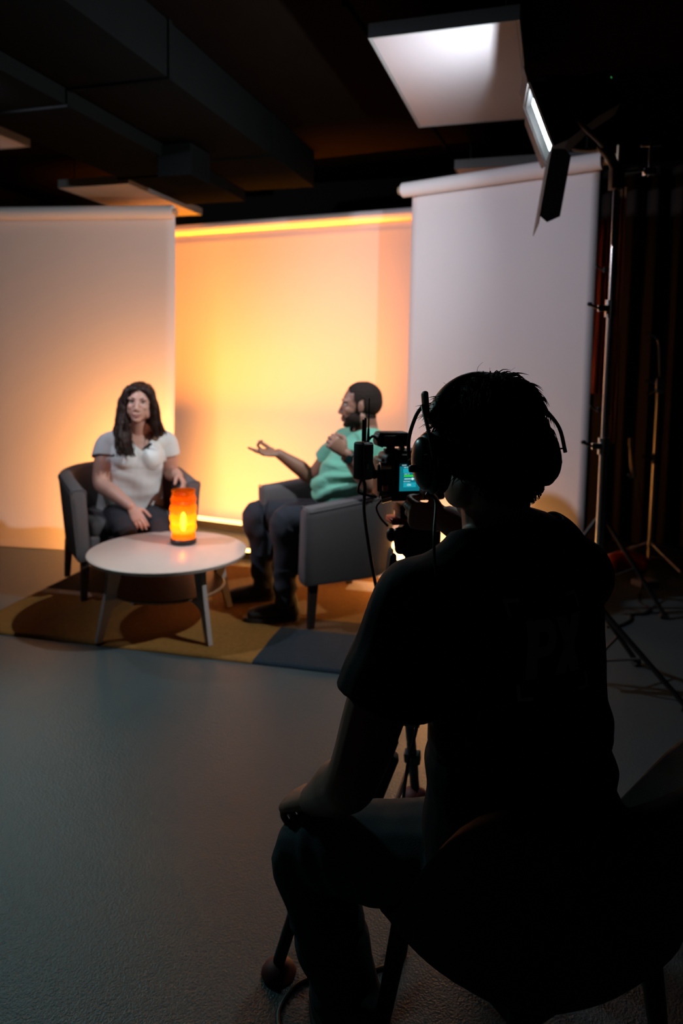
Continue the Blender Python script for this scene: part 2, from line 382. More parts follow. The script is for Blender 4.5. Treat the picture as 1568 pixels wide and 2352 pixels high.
# ================================================================== furniture
M_gfab = mat('grey_weave', (.125, .118, .122), .9, noise_amt=.22, nscale=260, bump=.25, bscale=500, spec=.2)
M_gfab2 = mat('grey_weave_seat', (.085, .080, .084), .9, noise_amt=.22, nscale=260, bump=.25, bscale=500, spec=.2)
M_dkwood = mat('dark_wood', (.022, .014, .011), .45, noise_amt=.3, nscale=25)
def armchair(label, C, f):
    """f: horizontal facing direction; local -y is the front"""
    rz = math.atan2(f.x, -f.y)
    r = thing('armchair', label, 'armchair', (C.x, C.y, .0135), rz, 'grey tub armchairs')
    W, D, T = .345, .30, .085
    # plan path of the wall centre line: front left -> back -> front right
    path = []
    for i in range(7): path.append((-W+T/2, -D+ (D+D-.30)*i/7))
    for i in range(13):
        an = PI - PI*.5*i/12; path.append((-W+T/2+.24+ .24*math.cos(an), D-.24-T/2+.24*math.sin(an)))
    half = path[:]; path += [(-x, y) for x, y in half[::-1]][0:]
    n = len(path); rs = []
    for i, (x, y) in enumerate(path):
        a = V(path[max(i-1, 0)]); b = V(path[min(i+1, n-1)]); t = (b-a).normalized(); nr = V((t.y, -t.x))  # inward or outward
        if nr.dot(V((x, y))) < 0: nr = -nr
        k = min(1, max(0, (y+D)/(2*D))); top = .645 + .075*(k**1.1); bot = .235
        ring = []
        for o_, z in ((-.040, bot), (.028, bot), (.034, bot+.02), (.040, top-.06), (.042, top-.022), (.034, top-.006), (.02, top), (-.022, top), (-.036, top-.008), (-.043, top-.026), (-.042, top-.07)):
            lean = (z-bot)*.07
            ring.append(V((x+nr.x*(o_+lean), y+nr.y*(o_+lean), z)))
        rs.append(ring)
    def endring(ring, dy, k):
        c = sum(ring, V())/len(ring); return [c + (p-c)*k + V((0, dy, 0)) for p in ring]
    rs = [endring(rs[0], -.022, .62), endring(rs[0], -.016, .9)] + rs + [endring(rs[-1], -.016, .9), endring(rs[-1], -.022, .62)]
    bm = NB(); rings(bm, rs); obj('shell', bm, M_gfab, r, True)
    bm = NB()                                   # piping seam down the front of each arm and along the outer top
    for s in (0, 1):
        q = rs[2] if s == 0 else rs[-3]
        tube(bm, [V((p.x, p.y-.014, p.z)) for p in q[2:10]], .0035, n=2, seg=6)
    tube(bm, [q[4]*1.0 for q in rs[2:-2]], .0035, n=2, seg=6)
    obj('piping', bm, M_gfab, r, True)
    bm = NB(); box(bm, (0, -.01, .30), (2*W-2*T+.01, 2*D-.06, .13), bev=.02); obj('seat_base', bm, M_gfab, r, True)
    bm = NB(); box(bm, (0, -.03, .40), (2*W-2*T-.004, 2*D-.10, .10), bev=.035); obj('seat_cushion', bm, M_gfab2, r, True)
    for sx in (-1, 1):
        for sy in (-1, 1):
            bm = NB(); t = V((sx*(W-.06), sy*(D-.06), .24)); b = V((sx*(W-.05), sy*(D-.045), 0))
            rings(bm, [[t+V((i*.022, j*.022, 0)) for i, j in ((-1, -1), (1, -1), (1, 1), (-1, 1))], [b+V((i*.016, j*.016, 0)) for i, j in ((-1, -1), (1, -1), (1, 1), (-1, 1))]])
            obj('leg', bm, M_dkwood, r, True, smooth=False)
    return r
def fit_chair(foot, f, side):
    """centre of a chair whose front leg (side: -1 left/+1 right in chair frame) stands at foot"""
    f = f.normalized(); rz = math.atan2(f.x, -f.y); R = Matrix.Rotation(rz, 3, 'Z')
    return foot - R @ V((side*.285, -.255, 0))
wf = V((.52, -.85, 0)); mf = V((-.90, -.43, 0))
wC = fit_chair(G(197, 1383), wf, -1); mC = fit_chair(G(711, 1447), mf, 1)
armchair('grey tub armchair the woman in white sits in', wC, wf)
armchair('grey tub armchair the man in green sits in', mC, mf)

# coffee table
M_ttop = mat('pale_laminate', (.70, .56, .48), .28, noise_amt=.05, nscale=14)
M_tedge = mat('ply_edge', (.36, .30, .27), .5, noise_amt=.2, nscale=80)
M_tleg = mat('grey_ply', (.34, .30, .285), .5, noise_amt=.1, nscale=30)
M_shelf = mat('shelf_wood', (.23, .12, .06), .4, noise_amt=.2, nscale=20)
tC = V((-.885, 3.545, .0135)); TH = .392; TR = .405
r = thing('coffee_table', 'round pale coffee table with splayed legs and a lower shelf on the rug', 'coffee table', tC)
bm = NB(); lathe(bm, [(.0, TH-.001), (TR-.012, TH-.001), (TR-.004, TH-.004), (TR-.004, TH-.004)], tC, n=72); lathe(bm, [(TR-.02, TH-.004), (TR-.01, TH-.001), (TR-.002, TH-.006), (TR-.008, TH-.022), (TR-.03, TH-.024), (0, TH-.024)], tC, n=72)
tt = obj('tabletop', bm, [M_ttop, M_tedge], r)
for p in tt.data.polygons:
    if p.center.z < TH-.0035: p.material_index = 1
bm = NB(); lathe(bm, [(0, .212), (.285, .212), (.292, .206), (.288, .198), (0, .196)], tC, n=56); obj('shelf', bm, M_shelf, r)
fl = G(220, 1483); a0 = math.atan2(fl.y-tC.y, fl.x-tC.x)
for k in range(4):
    an = a0 + k*PI/2; d = V((math.cos(an), math.sin(an), 0)); n = V((-d.y, d.x, 0))
    poly = [(.365, 0), (.395, 0), (.352, .20), (.335, .30), (.335, TH-.024), (.20, TH-.024), (.20, TH-.045), (.262, .33), (.287, .235), (.287, .212), (.20, .205), (.20, .185), (.295, .165), (.318, .15)]
    bm = NB(); prism(bm, poly, lambda u, v: tC+d*u+UP*v+n*.012, lambda u, v: tC+d*u+UP*v-n*.012)
    obj('leg', bm, M_tleg, r, smooth=False)

# table lamp with a rippled amber glass shade
lC = G(421, 1247, TH+.0135); lC.z = TH+.0135
r = thing('table_lamp', 'glowing amber glass table lamp with wavy shade and black base', 'table lamp', lC)
bm = NB(); lathe(bm, [(0, 0), (.066, 0), (.069, .004), (.069, .022), (.064, .027), (0, .027)], lC, n=40); obj('base', bm, M_blk, r)
mg = bpy.data.materials.new('amber_glass'); mg.use_nodes = True; nt = mg.node_tree; nt.nodes.clear()
o_ = nt.nodes.new('ShaderNodeOutputMaterial'); tr = nt.nodes.new('ShaderNodeBsdfTranslucent'); tp = nt.nodes.new('ShaderNodeBsdfTransparent'); gl = nt.nodes.new('ShaderNodeBsdfGlossy')
tr.inputs[0].default_value = (1, .20, .006, 1); tp.inputs[0].default_value = (1, .42, .05, 1); gl.inputs['Roughness'].default_value = .12
m1 = nt.nodes.new('ShaderNodeMixShader'); m1.inputs[0].default_value = .22; m2 = nt.nodes.new('ShaderNodeMixShader'); m2.inputs[0].default_value = .05
nt.links.new(tr.outputs[0], m1.inputs[1]); nt.links.new(tp.outputs[0], m1.inputs[2]); nt.links.new(m1.outputs[0], m2.inputs[1]); nt.links.new(gl.outputs[0], m2.inputs[2]); nt.links.new(m2.outputs[0], o_.inputs[0])
prof = []
for i in range(61):
    z = .027 + .262*i/60; s = math.sin((z-.027)/.262*PI)
    prof.append((.059 + .010*s + .0028*math.sin(i*.55), z))
bm = NB(); L = []
for rr, z in prof:
    L.append([bm.verts.new(lC + V((math.cos(2*PI*j/64), math.sin(2*PI*j/64), 0))*(rr+.0016*math.sin(j*PI*2/64*5+z*24)) + UP*z) for j in range(64)])
for a, b in zip(L, L[1:]):
    for j in range(64): bm.faces.new((a[j], a[(j+1) % 64], b[(j+1) % 64], b[j]))
obj('glass_shade', bm, mg, r)
bm = NB(); cyl(bm, lC+UP*.027, lC+UP*.07, .013, n=14); obj('socket', bm, M_blk, r)
bm = NB(); ell(bm, lC+UP*.115, (.014, .014, .052), nu=16, nv=12); obj('bulb', bm, emis('bulb_glow', (1, .58, .18), BULB), r)

# rug with coloured blocks
def rug_mat(name, c): return mat(name, c, .95, noise_amt=.30, nscale=55, bump=.6, bscale=420, spec=.1)
RM_ = [rug_mat('rug_mustard', (.27, .135, .035)), rug_mat('rug_navy', (.022, .036, .048)), rug_mat('rug_charcoal', (.022, .016, .020)), rug_mat('rug_cream', (.50, .42, .38)), rug_mat('rug_brown', (.085, .050, .028))]
ru, rv = V((.29, .957, 0)), V((.957, -.285, 0)); 
fl_, fr_ = G(0, 1457), G(575, 1525)
rv = (fr_-fl_).normalized(); ru = V((-rv.y, rv.x, 0))
q = G(190, 1310); lv = (q-fl_).dot(rv); rO = fl_ + rv*lv      # front left corner
def uvof(p): return ((p-rO).dot(rv), (p-rO).dot(ru))
vn = uvof(G(578, 1525))[0]; un = uvof(G(660, 1447))[1]; us = uvof(G(66, 1356))[1]
RWd, RDp = 2.50, 1.42; 
def reg(v, u):
    if u > us+.035 and v < .62: return 2
    if us-.03 < u <= us+.035 and v < .66: return 3
    if u < un and v > vn: return 1
    if u < un+.16 and v > vn: return 4
    if u > 1.12 and v > 1.75 and u < 1.3: return 3
    return 0
def lines(L, n, marks):
    xs = [L*i/n for i in range(n+1)]
    for m_ in marks:
        k = min(range(1, n), key=lambda i: abs(xs[i]-m_)); xs[k] = m_
    return xs
nx, ny = 130, 80; g = []; bm = NB(); VX = lines(RWd, nx, [vn, .62, .66, 1.75]); UY = lines(RDp, ny, [un, un+.16, us-.03, us+.035, 1.12, 1.3])
for j in range(ny+1):
    g.append([])
    for i in range(nx+1):
        v, u = VX[i], UY[j]
        e = min(v, u, RWd-v, RDp-u); z = .012 - (.008 if e < .001 else 0) + .0012*noise.noise(V((v*30, u*30, 0)))
        w = .006*noise.noise(V((v*5, u*5, 3)))
        g[-1].append(bm.verts.new(rO + rv*(v+w) + ru*(u+w) + UP*z))
for j in range(ny):
    for i in range(nx):
        f = bm.faces.new((g[j][i], g[j][i+1], g[j+1][i+1], g[j+1][i])); f.material_index = reg((VX[i]+VX[i+1])/2, (UY[j]+UY[j+1])/2)
o = solid(obj('rug', bm, RM_), .010); tag(o, 'large rug with mustard, navy and charcoal blocks under the chairs and table', 'rug')

# ------------------------------------------------------------------ light fixtures on the floor
OR = (1.0, .36, .03)
def batten(name, label, a, b, rad, s, col=OR, lift=.03, tilt=V((0, .5, .85))):
    d = (b-a).normalized(); n = d.cross(UP); 
    if n.y < 0: n = -n          # away from the photographer
    r = thing(name, label, 'tube light', ((a.x+b.x)/2, (a.y+b.y)/2, 0), 0, 'orange tube lights on the studio floor')
    bm = NB(); cyl(bm, a+UP*(lift+rad), b+UP*(lift+rad), rad, n=20); obj('tube', bm, emis(name+'_glow', col, s), r)
    for p, q in ((a, -1), (b, 1)):
        bm = NB(); cyl(bm, p+UP*(lift+rad)-d*.002, p+UP*(lift+rad)+d*q*.03, rad+.004, n=16); obj('end_cap', bm, M_blk, r)
    bm = NB(); M = Matrix((d, n, UP)).transposed(); m_ = (a+b)/2
    box(bm, m_+UP*(lift/2+.001)-n*.006, ((b-a).length+.02, rad*2+.05, lift*.9), M, bev=.004); box(bm, m_+UP*(lift+rad*.35)-n*(rad+.012), ((b-a).length+.02, .006, lift+rad*.8), M)
    obj('housing', bm, M_blkm, r)
    return r
cm = (cp0+cp1)/2; cn = V((cdir.y, -cdir.x, 0)); cn = -cn if cn.y > 0 else cn
t0 = V((cp0.x, cp0.y, 0))+cn*.34+cdir*-.9; t1 = V((cp0.x, cp0.y, 0))+cn*.34+cdir*2.1
batten('tube_light', 'long glowing tube light along the foot of the middle yellow backdrop', t0, t1, .028, TUBE_V, col=(1, .50, .16), lift=.022)
ta = P(548, 1290, 4.86); ta.z = 0
batten('tube_light', 'short glowing tube light on the floor behind the seated man', ta, ta+V((.62, -.06, 0)), .018, TUBE_M, col=(1, .40, .06), lift=.02)
# frosted floor lantern behind the man's chair, another hidden behind the woman's chair
M_lh = M_blkm
def lantern(label, c, size, s, col, rz=0):
    r = thing('floor_light', label, 'floor light', (c.x, c.y, 0), rz, None)
    w, d, h = size
    bm = NB(); box(bm, (0, 0, .02), (w+.02, d+.02, .04), bev=.006); obj('base', bm, M_lh, r, True)
    bm = NB(); box(bm, (0, 0, .04+h/2), (w, d, h), bev=.02); obj('diffuser', bm, emis('diffuser_glow', col, s), r, True)
    bm = NB(); box(bm, (0, 0, .04+h+.004), (w-.05, d-.02, .012), bev=.003); obj('lid', bm, M_lh, r, True)
    return r
lantern('bright frosted floor light beside the right paper, behind the man\'s armchair', P(1000, 1260, 4.22).xy.to_3d(), (.58, .07, .22), LAN_R, (1, .42, .10), -.55)
pc = V((wC.x-.10, wC.y+.47, 0)); r = thing('floor_panel_light', 'low panel light behind the woman\'s armchair washing the left paper', 'floor light', pc, -.14)
bm = NB(); box(bm, (0, 0, .29), (.44, .04, .50), bev=.008); box(bm, (0, 0, .02), (.26, .16, .03), bev=.006); obj('housing', bm, M_blkm, r, True)
bm = NB(); box(bm, (0, .024, .29), (.41, .006, .46)); obj('diffuser', bm, emis('diffuser_glow', (1, .36, .07), LAN_L), r, True)
# ================================================================== people
M_skinW = mat('skin_fair', (.56, .31, .235), .5, noise_amt=.06, nscale=30)
M_skinM = mat('skin_olive', (.30, .15, .10), .5, noise_amt=.06, nscale=30)
M_skinO = mat('skin_operator', (.34, .18, .13), .5, noise_amt=.06, nscale=30)
M_lip = mat('lips', (.46, .19, .155), .45)
M_lipM = mat('lips_brown', (.28, .11, .09), .45)
M_beard = mat('beard_stubble', (.030, .020, .016), .85, noise_amt=.3, nscale=300, spec=.1)
M_hairW = mat('brown_hair', (.022, .010, .007), .55, noise_amt=.35, nscale=45, spec=.25)
M_hairM = mat('dark_short_hair', (.026, .018, .015), .85, noise_amt=.3, nscale=200, spec=.1)
M_hairO = mat('black_hair', (.010, .007, .006), .75, noise_amt=.3, nscale=60, spec=.15)
M_eyew = mat('eye_white', (.65, .6, .57), .3); M_iris = mat('iris', (.03, .02, .015), .2)
M_brow = mat('eyebrow', (.03, .016, .011), .8)

class Head:
    """local axes: x forward, y to the person's left, z up, origin mid-head; s scale"""
    def __init__(h, c, f, up=UP, s=1.0, male=False):
        h.c, h.M, h.s, h.male = V(c), rot3(V(f), V(up)), s, male
    def p(h, x, y, z): return h.c + h.M @ (V((x, y, z))*h.s)
    def inv(h, q): return (h.M.transposed() @ (q-h.c))/h.s
    def prims(h, bm):
        s, M = h.s, h.M
        def E(c, r, rx=None):
            Q = M if rx is None else M @ rx
            ell(bm, h.p(*c), [k*s for k in r], Q)
        E((-.018, 0, .035), (.096, .076, .086)); E((-.035, 0, .015), (.08, .074, .075))
        E((.022, 0, .005), (.068, .066, .09)); E((.028, 0, -.045), (.062, .056, .066))
        E((.050, 0, -.085), (.036, .034, .028)); E((.066, 0, -.098), (.022, .022, .016))         # jaw, chin
        for y in (-1, 1):
            E((.045, y*.038, -.022), (.034, .026, .028)); E((.012, y*.052, -.060), (.045, .016, .030))   # cheeks, jaw sides
            E((.076, y*.028, .026), (.014, .030, .010))                                           # brow
            E((-.008, y*.077, -.004), (.017, .007, .028), Matrix.Rotation(-y*.35, 3, 'Z')); E((-.004, y*.073, -.022), (.009, .007, .010))
            E((.092, y*.013, -.038), (.011, .008, .008))
        limb(bm, [h.p(.078, 0, .020), h.p(.092, 0, -.010), h.p(.101, 0, -.032)], [.009*s, .010*s, .0120*s], seg=12)
        E((.088, 0, -.064), (.012, .024, .0065)); E((.086, 0, -.075), (.012, .020, .0075))
        E((.078, 0, -.055), (.014, .026, .014))
        if not h.male:
            for y in (-1, 1): E((.036, y*.037, -.046), (.034, .029, .036))
            E((.056, 0, -.094), (.026, .028, .020))
    def sculpt(h, bm):
        for v in bm.verts:
            q = h.inv(v.co)
            if q.x > .03 and -.13 < q.z < .12 and abs(q.y) < .09:
                d = 0
                for y in (-1, 1):
                    r2 = ((q.y-y*.032)/.017)**2 + ((q.z-.006)/.011)**2; d += .009*math.exp(-r2)
                d += .0035*math.exp(-((q.z+.0695)/.0028)**2 - (q.y/.022)**2)          # mouth line
                d += .003*math.exp(-((q.z+.084)/.006)**2 - (q.y/.02)**2)
                v.co = v.co - h.M @ V((d*h.s, 0, 0))
    def extras(h, parent, brow=M_brow, iris=M_iris, open_=1.0):
        s = h.s
        for y in (-1, 1):
            bm = NB(); c = h.p(.0685, y*.032, .006); ell(bm, c, (.0125*s, .0135*s, .0115*s*open_), h.M, nu=16, nv=10)
            e = obj('eye', bm, M_eyew, parent)
            bm = NB(); ell(bm, h.p(.0762, y*.032, .006), (.0055*s, .0062*s, .0062*s*open_), h.M, nu=12, nv=8); obj('iris', bm, iris, e)
            bm = NB(); limb(bm, [h.p(.085, y*.014, .0265), h.p(.0865, y*.030, .0315), h.p(.074, y*.048, .0265)], [(.003*s, .0035*s), (.0035*s, .0042*s), (.002*s, .0025*s)], seg=8); obj('eyebrow', bm, brow, parent)
            bm = NB(); limb(bm, [h.p(.0785, y*.019, .009), h.p(.0828, y*.031, .0165*open_), h.p(.0745, y*.046, .0085)], [.0016*s, .0022*s, .0016*s], seg=8); obj('eyelash', bm, brow, parent)

def hand(bm, W, D, N, S, curl=(.5, .5, .5, .5), thumb=.4, s=1.0, infl=0.0, spread=.10, ext=None):
    """W wrist, D towards the fingers, N palm normal, S towards the thumb side"""
    W, D = V(W), V(D).normalized(); S = (V(S)-D*V(S).dot(D)).normalized(); N0 = V(N); N = D.cross(S)
    if N.dot(N0) < 0: N = -N
    limb(bm, [W-D*.012*s, W+D*.028*s, W+D*.062*s, W+D*.088*s], [(.026*s, .019*s), (.033*s, .017*s), (.040*s, .0145*s), (.039*s, .012*s)], ref=S, seg=16, infl=infl)
    ell(bm, W+D*.035*s+S*.024*s+N*.008*s, (.026*s, .016*s, .016*s), Matrix((D, S, N)).transposed(), infl=infl)
    for k, (off, ln, r) in enumerate(((.0300, .073, .0092), (.0105, .081, .0096), (-.0095, .075, .0090), (-.0285, .060, .0080))):
        b = W+D*(.088-.004*abs(k-1))*s+S*off*s; d = (D + S*spread*(1.5-k)*.6).normalized(); pts = [b-D*.012*s]; p = b; an = 0
        ax = None
        for j, q in enumerate((.45, .30, .25)):
            an += curl[k]*(.75, 1.0, .75)[j]
            dd = d*math.cos(an) + N*math.sin(an); pts.append(p); p = p + dd*ln*q*s
        pts.append(p); limb(bm, pts, [r*s, r*s, r*.95*s, r*.88*s, r*.74*s], seg=12, n=4, infl=infl)
    b = W+D*.026*s+S*.026*s; d1 = (D*.62+S*.72+N*.30).normalized(); d2 = (D*(.85-thumb*.3)+S*(.35-thumb*.5)+N*thumb).normalized()
    limb(bm, [b, b+d1*.040*s, b+d1*.040*s+d2*.030*s, b+d1*.040*s+d2*.052*s], [.0140*s, .0118*s, .0108*s, .0085*s], seg=12, n=4, infl=infl)
    return W, D, N, S

def shoe(name, parent, heel, toe, w, m, sole_m, h=.075):
    heel, toe = V(heel), V(toe); d = (toe-heel); d.z = 0; L = d.length; d.normalize(); n = V((-d.y, d.x, 0)); b = V((heel.x, heel.y, heel.z))
    bm = NB()
    limb(bm, [b+d*.035+UP*.05, b+d*L*.35+UP*.05, b+d*L*.66+UP*.043, b+d*(L-.045)+UP*.036], [(.036, .045), (w*.40, .043), (w*.50, .036), (w*.42, .028)], ref=n)
    limb(bm, [b+d*.045+UP*.05, b+d*.055+UP*(h+.035)], [.042, .043])
    bm = remesh(bm, .006, 4); s = obj(name, bm, m, parent)
    bm = NB(); pr = []
    for i in range(28):
        t = i/28*2*PI; x = math.cos(t); y = math.sin(t); u = .5*L+ .5*L*x; ww = w*.5*(1.02 if u > L*.5 else .86); pr.append((u, math.copysign(abs(y)**.75, y)*ww))
    prism(bm, pr, lambda u, v: b+d*u+n*v+UP*.002, lambda u, v: b+d*u+n*v+UP*.022); obj('sole', bm, sole_m, s)
    bm = NB()
    for k in range(5):
        c = b+d*(L*.38+k*.018)+UP*(.097-.0055*k); limb(bm, [c-n*.02-UP*.006, c+UP*.003, c+n*.02-UP*.006], [.0028]*3, seg=6, n=3)
    obj('laces', bm, sole_m if False else m, s)
    return s
def paint(o, fn):
    for p in o.data.polygons: p.material_index = fn(p.center)

M_jean = mat('navy_denim', (.016, .020, .030), .9, noise_amt=.25, nscale=120, bump=.15, bscale=600)
M_jeanW = mat('black_trousers', (.016, .017, .024), .85, noise_amt=.2, nscale=120, bump=.15, bscale=500)
M_blouse = mat('white_blouse', (.72, .75, .74), .8, noise_amt=.03, nscale=60, bump=.08, bscale=300)
M_mint = mat('mint_tshirt', (.155, .47, .34), .85, noise_amt=.06, nscale=80, bump=.1, bscale=500)
M_shoe = mat('dark_shoe', (.016, .014, .014), .7, noise_amt=.3, nscale=60); M_sole = mat('dark_sole', (.03, .028, .028), .7)

# ------------------------------------------------------------------ the woman
def woman():
    f = V((.40, -.917, 0)).normalized(); lat = V((-f.y, f.x, 0))        # lat: to her left
    lat = f.cross(UP)*-1.0
    hc = P(320, 926, 4.18); H = Head(hc, V((.14, -1, .03)), up=V((.05, .05, 1)), s=1.0)
    sR, sL = P(243, 1020, 4.20), P(383, 1014, 4.36)
    neck = P(319, 988, 4.26); chest = P(312, 1050, 4.24); waist = P(302, 1115, 4.28); pel = P(300, 1172, 4.34)
    eR, wR = P(233, 1110, 4.10), P(300, 1163, 3.93)
    eL, wL = P(392, 1086, 4.40), P(410, 1092, 4.20)
    hR, hL = P(262, 1183, 4.36), P(348, 1186, 4.45)
    kR, kL = P(282, 1206, 3.90), P(362, 1214, 3.97)
    aR, aL = P(330, 1352, 4.06), P(392, 1345, 4.16)
    for a in (aR, aL): a.z = .10
    root = thing('person', 'woman in a white blouse with long wavy brown hair, sitting in an armchair', 'person', (pel.x, pel.y, 0))
    ref = lat
    def torso(bm, i=0.0):
        limb(bm, [pel-UP*.02, waist, chest, neck.lerp(chest, .38), neck.lerp(chest, .15)], [(.178, .140), (.172, .140), (.160, .125), (.125, .085), (.07, .06)], ref=ref, infl=i, seg=28)
        limb(bm, [sR, chest.lerp(neck, .66), sL], [.050, .072, .050], infl=i)
        for y in (-1, 1): ell(bm, chest+lat*y*.062+f*.066+UP*.004, (.078, .070, .070), infl=i)
        limb(bm, [neck+UP*.03, sR.lerp(neck, .35)+UP*.01, sR], [.045, .042, .045], infl=i*.6); limb(bm, [neck+UP*.03, sL.lerp(neck, .35)+UP*.01, sL], [.045, .042, .045], infl=i*.6)
    def legs(bm, i=0.0):
        ell(bm, pel-UP*.03, (.17, .14, .11), rot3(lat), infl=i)
        for h, k, a in ((hR, kR, aR), (hL, kL, aL)):
            limb(bm, [h-UP*.02, h.lerp(k, .5)+UP*.006, k, k.lerp(a, .35)+f*-.012, a], [.098, .088, .062, .058, .036], infl=i)
    bm = NB(); torso(bm, -.012); legs(bm, -.012); H.prims(bm)
    limb(bm, [neck-UP*.03, H.p(-.02, 0, -.06)], [.054, .050])
    limb(bm, [sR, sR.lerp(eR, .5), eR, eR.lerp(wR, .4), wR], [.052, .058, .047, .044, .028], infl=.001); limb(bm, [sL, sL.lerp(eL, .5), eL, eL.lerp(wL, .4), wL], [.052, .056, .046, .044, .028])
    dR = (P(326, 1205, 3.88)-wR).normalized(); hand(bm, wR+dR*.01, dR, V((.3, .3, -1)), V((.8, .2, .1)), curl=(.35, .36, .40, .44), thumb=.25, s=.93, spread=.03)
    dL = (P(432, 1112, 4.10)-wL).normalized(); hand(bm, wL+dL*.01, (dL+V((0, 0, -.25))), V((-.6, .2, -.8)), V((-.3, -.5, .5)), curl=(.45, .5, .55, .6), thumb=.5, s=.93)
    bm = remesh(bm, .0034, 3); H.sculpt(bm)
    body = obj('body', bm, [M_skinW, M_lip], root)
    def fn(c):
        q = H.inv(c); return 1 if q.x > .07 and abs(q.y) < .024 and -.078 < q.z < -.062 else 0
    paint(body, fn); H.extras(root, open_=.72)
    # blouse: wide cap sleeves, V neck, loose hem
    bm = NB(); torso(bm, .008)
    limb(bm, [waist+UP*.02, pel+UP*.03, pel-UP*.03+f*.012], [(.190, .155), (.204, .162), (.212, .168)], ref=ref, seg=28)
    for s, e in ((sR, eR), (sL, eL)):
        limb(bm, [s.lerp(neck, .35), s, s.lerp(e, .36)], [.058, .063, (.076, .070)], ref=ref)
    bm = remesh(bm, .005, 14)
    def nopred(c):
        tq = c-chest.lerp(waist, .5); inside = (tq.dot(lat)/.200)**2 + (tq.dot(f)/.185)**2 < 1 and c.z < chest.z+.02
        for s, e in ((sR, eR), (sL, eL)):
            d = (e-s).normalized(); t = (c-s).dot(d); rad = (c-s-d*t).length
            out = (c-chest).dot(lat)*(1 if s is sL else -1)
            if .085 < t < .23 and rad < .12 and out > .135 and not inside: return True
        q = c-neck; fo, la = q.dot(f), q.dot(lat)
        if fo > -.10 and abs(la) < .075 + (q.z+.04)*.25 and q.z > -.03 - max(0, (1-abs(la)/.078))*.085*(fo > 0): return True
        return c.z < pel.z - .055 - .02*((c-pel).dot(lat) < -.1) + .035*max(0, (c-pel).dot(f)/.16)
    cut(bm, nopred)
    wrinkle(bm, lambda c: .006*noise.noise(V((c.x*9+c.z*5, c.y*9, c.z*16))) + .004*math.sin(((c-chest).dot(lat)*26+(c.z-chest.z)*34)+3*noise.noise(c*6))*(1 if c.z < chest.z-.05 else .25))
    solid(obj('blouse', bm, M_blouse, root), .003)
    bm = NB(); legs(bm, .007); limb(bm, [pel-UP*.03, pel.lerp(waist, .35)], [(.188, .150), (.186, .152)], ref=lat); bm = remesh(bm, .006, 5); cut(bm, lambda c: c.z < .075)
    wrinkle(bm, lambda c: .005*noise.noise(c*14)); obj('trousers', bm, M_jeanW, root)
    for a in (aR, aL):
        d = V((.35, -.93, 0)).normalized(); hl = a-d*.07; hl.z = .014; shoe('shoe', root, hl, hl+d*.245, .09, M_shoe, M_sole)
    # hair
    bm = NB()
    def E(c, r): ell(bm, H.p(*c), r, H.M)
    E((-.030, 0, .046), (.092, .088, .086)); E((-.045, 0, -.01), (.072, .086, .095)); E((-.055, 0, -.07), (.055, .085, .075))
    E((.018, -.028, .082), (.066, .052, .036)); E((.018, .034, .080), (.062, .046, .034))
    for y, pts in ((-1, [(.052, -.060, .075), (.040, -.082, .02), (.030, -.086, -.05), (.040, -.085, -.11), (.085, -.075, -.17), (.125, -.055, -.235), (.13, -.035, -.28)]),
                   (1, [(.046, .062, .07), (.022, .082, .02), (.004, .088, -.05), (-.01, .098, -.11), (-.03, .118, -.165)])):
        limb(bm, [H.p(*q) for q in pts], ([(.022, .03), (.024, .038), (.030, .046), (.040, .052), (.048, .058), (.046, .054), (.028, .030)] if y < 0 else [(.022, .03), (.022, .036), (.026, .042), (.036, .046), (.040, .040)]), ref=lat)
    limb(bm, [H.p(-.09, 0, 0), H.p(-.10, 0, -.09), H.p(-.10, .03, -.19)], [(.07, .03), (.09, .035), (.08, .02)], ref=lat)
    bm = remesh(bm, .005, 4); cut(bm, lambda c: (lambda q: q.x > .045 and abs(q.y+.006) < .060-.012*(q.z > .05) and -.16 < q.z < .078-.25*abs(q.y+.006))(H.inv(c)))
    wrinkle(bm, lambda c: .003*math.sin(c.x*160+c.z*25+5*noise.noise(c*18)) + .004*noise.noise(c*30)*(c.z < hc.z-.03))
    rnd = random.Random(3)
    for i in range(210):                      # wavy locks over the mass
        side = -1 if rnd.random() < .66 else 1
        t0 = rnd.uniform(-.25, 1); ph = rnd.uniform(0, 6); oy = rnd.uniform(-.046, .046); ox = rnd.uniform(-.01, .046)
        base = [(.040, -.070, .07), (.040, -.088, .0), (.038, -.090, -.06), (.048, -.085, -.12), (.09, -.072, -.18), (.125, -.052, -.24), (.135, -.035, -.30)] if side < 0 else [(.03, .072, .07), (.016, .088, .0), (.0, .094, -.06), (-.01, .105, -.12), (-.025, .125, -.175)]
        pts = []
        for k, q in enumerate(base):
            a = min(1.0, .25+.16*k)
            pts.append(H.p(q[0]+ox*a+.010*math.sin(k*2.1+ph)*a, q[1]+oy*a+.012*math.cos(k*2.1+ph)*a, q[2]+rnd.uniform(-.012, .012)))
        n_ = len(pts) if rnd.random() < .6 else max(4, len(pts)-rnd.randint(0, 2))
        tube(bm, pts[:n_], rnd.uniform(.005, .0085), n=5, seg=6, rend=.0015)
    obj('hair', bm, M_hairW, root)
    # lapel microphone on the neckline
    mc = neck + f*.125 + lat*.038 - UP*.085
    t = thing('lapel_microphone', 'small black clip microphone at the neckline of the white blouse', 'microphone', mc)
    bm = NB(); limb(bm, [mc+V((-.016, -.004, -.01)), mc+V((.014, -.006, .012))], [.008, .0095], seg=10); obj('capsule', bm, M_blkm, t)
    bm = NB(); box(bm, mc+V((0, .004, -.004)), (.008, .012, .03), bev=.002); obj('clip', bm, M_blk, t)
    bm = NB(); tube(bm, [mc+UP*.01, mc+UP*.045+V((.004, .012, 0)), mc+UP*.075+V((.0, .035, 0))], .002); obj('wire', bm, M_blkm, t)
woman()

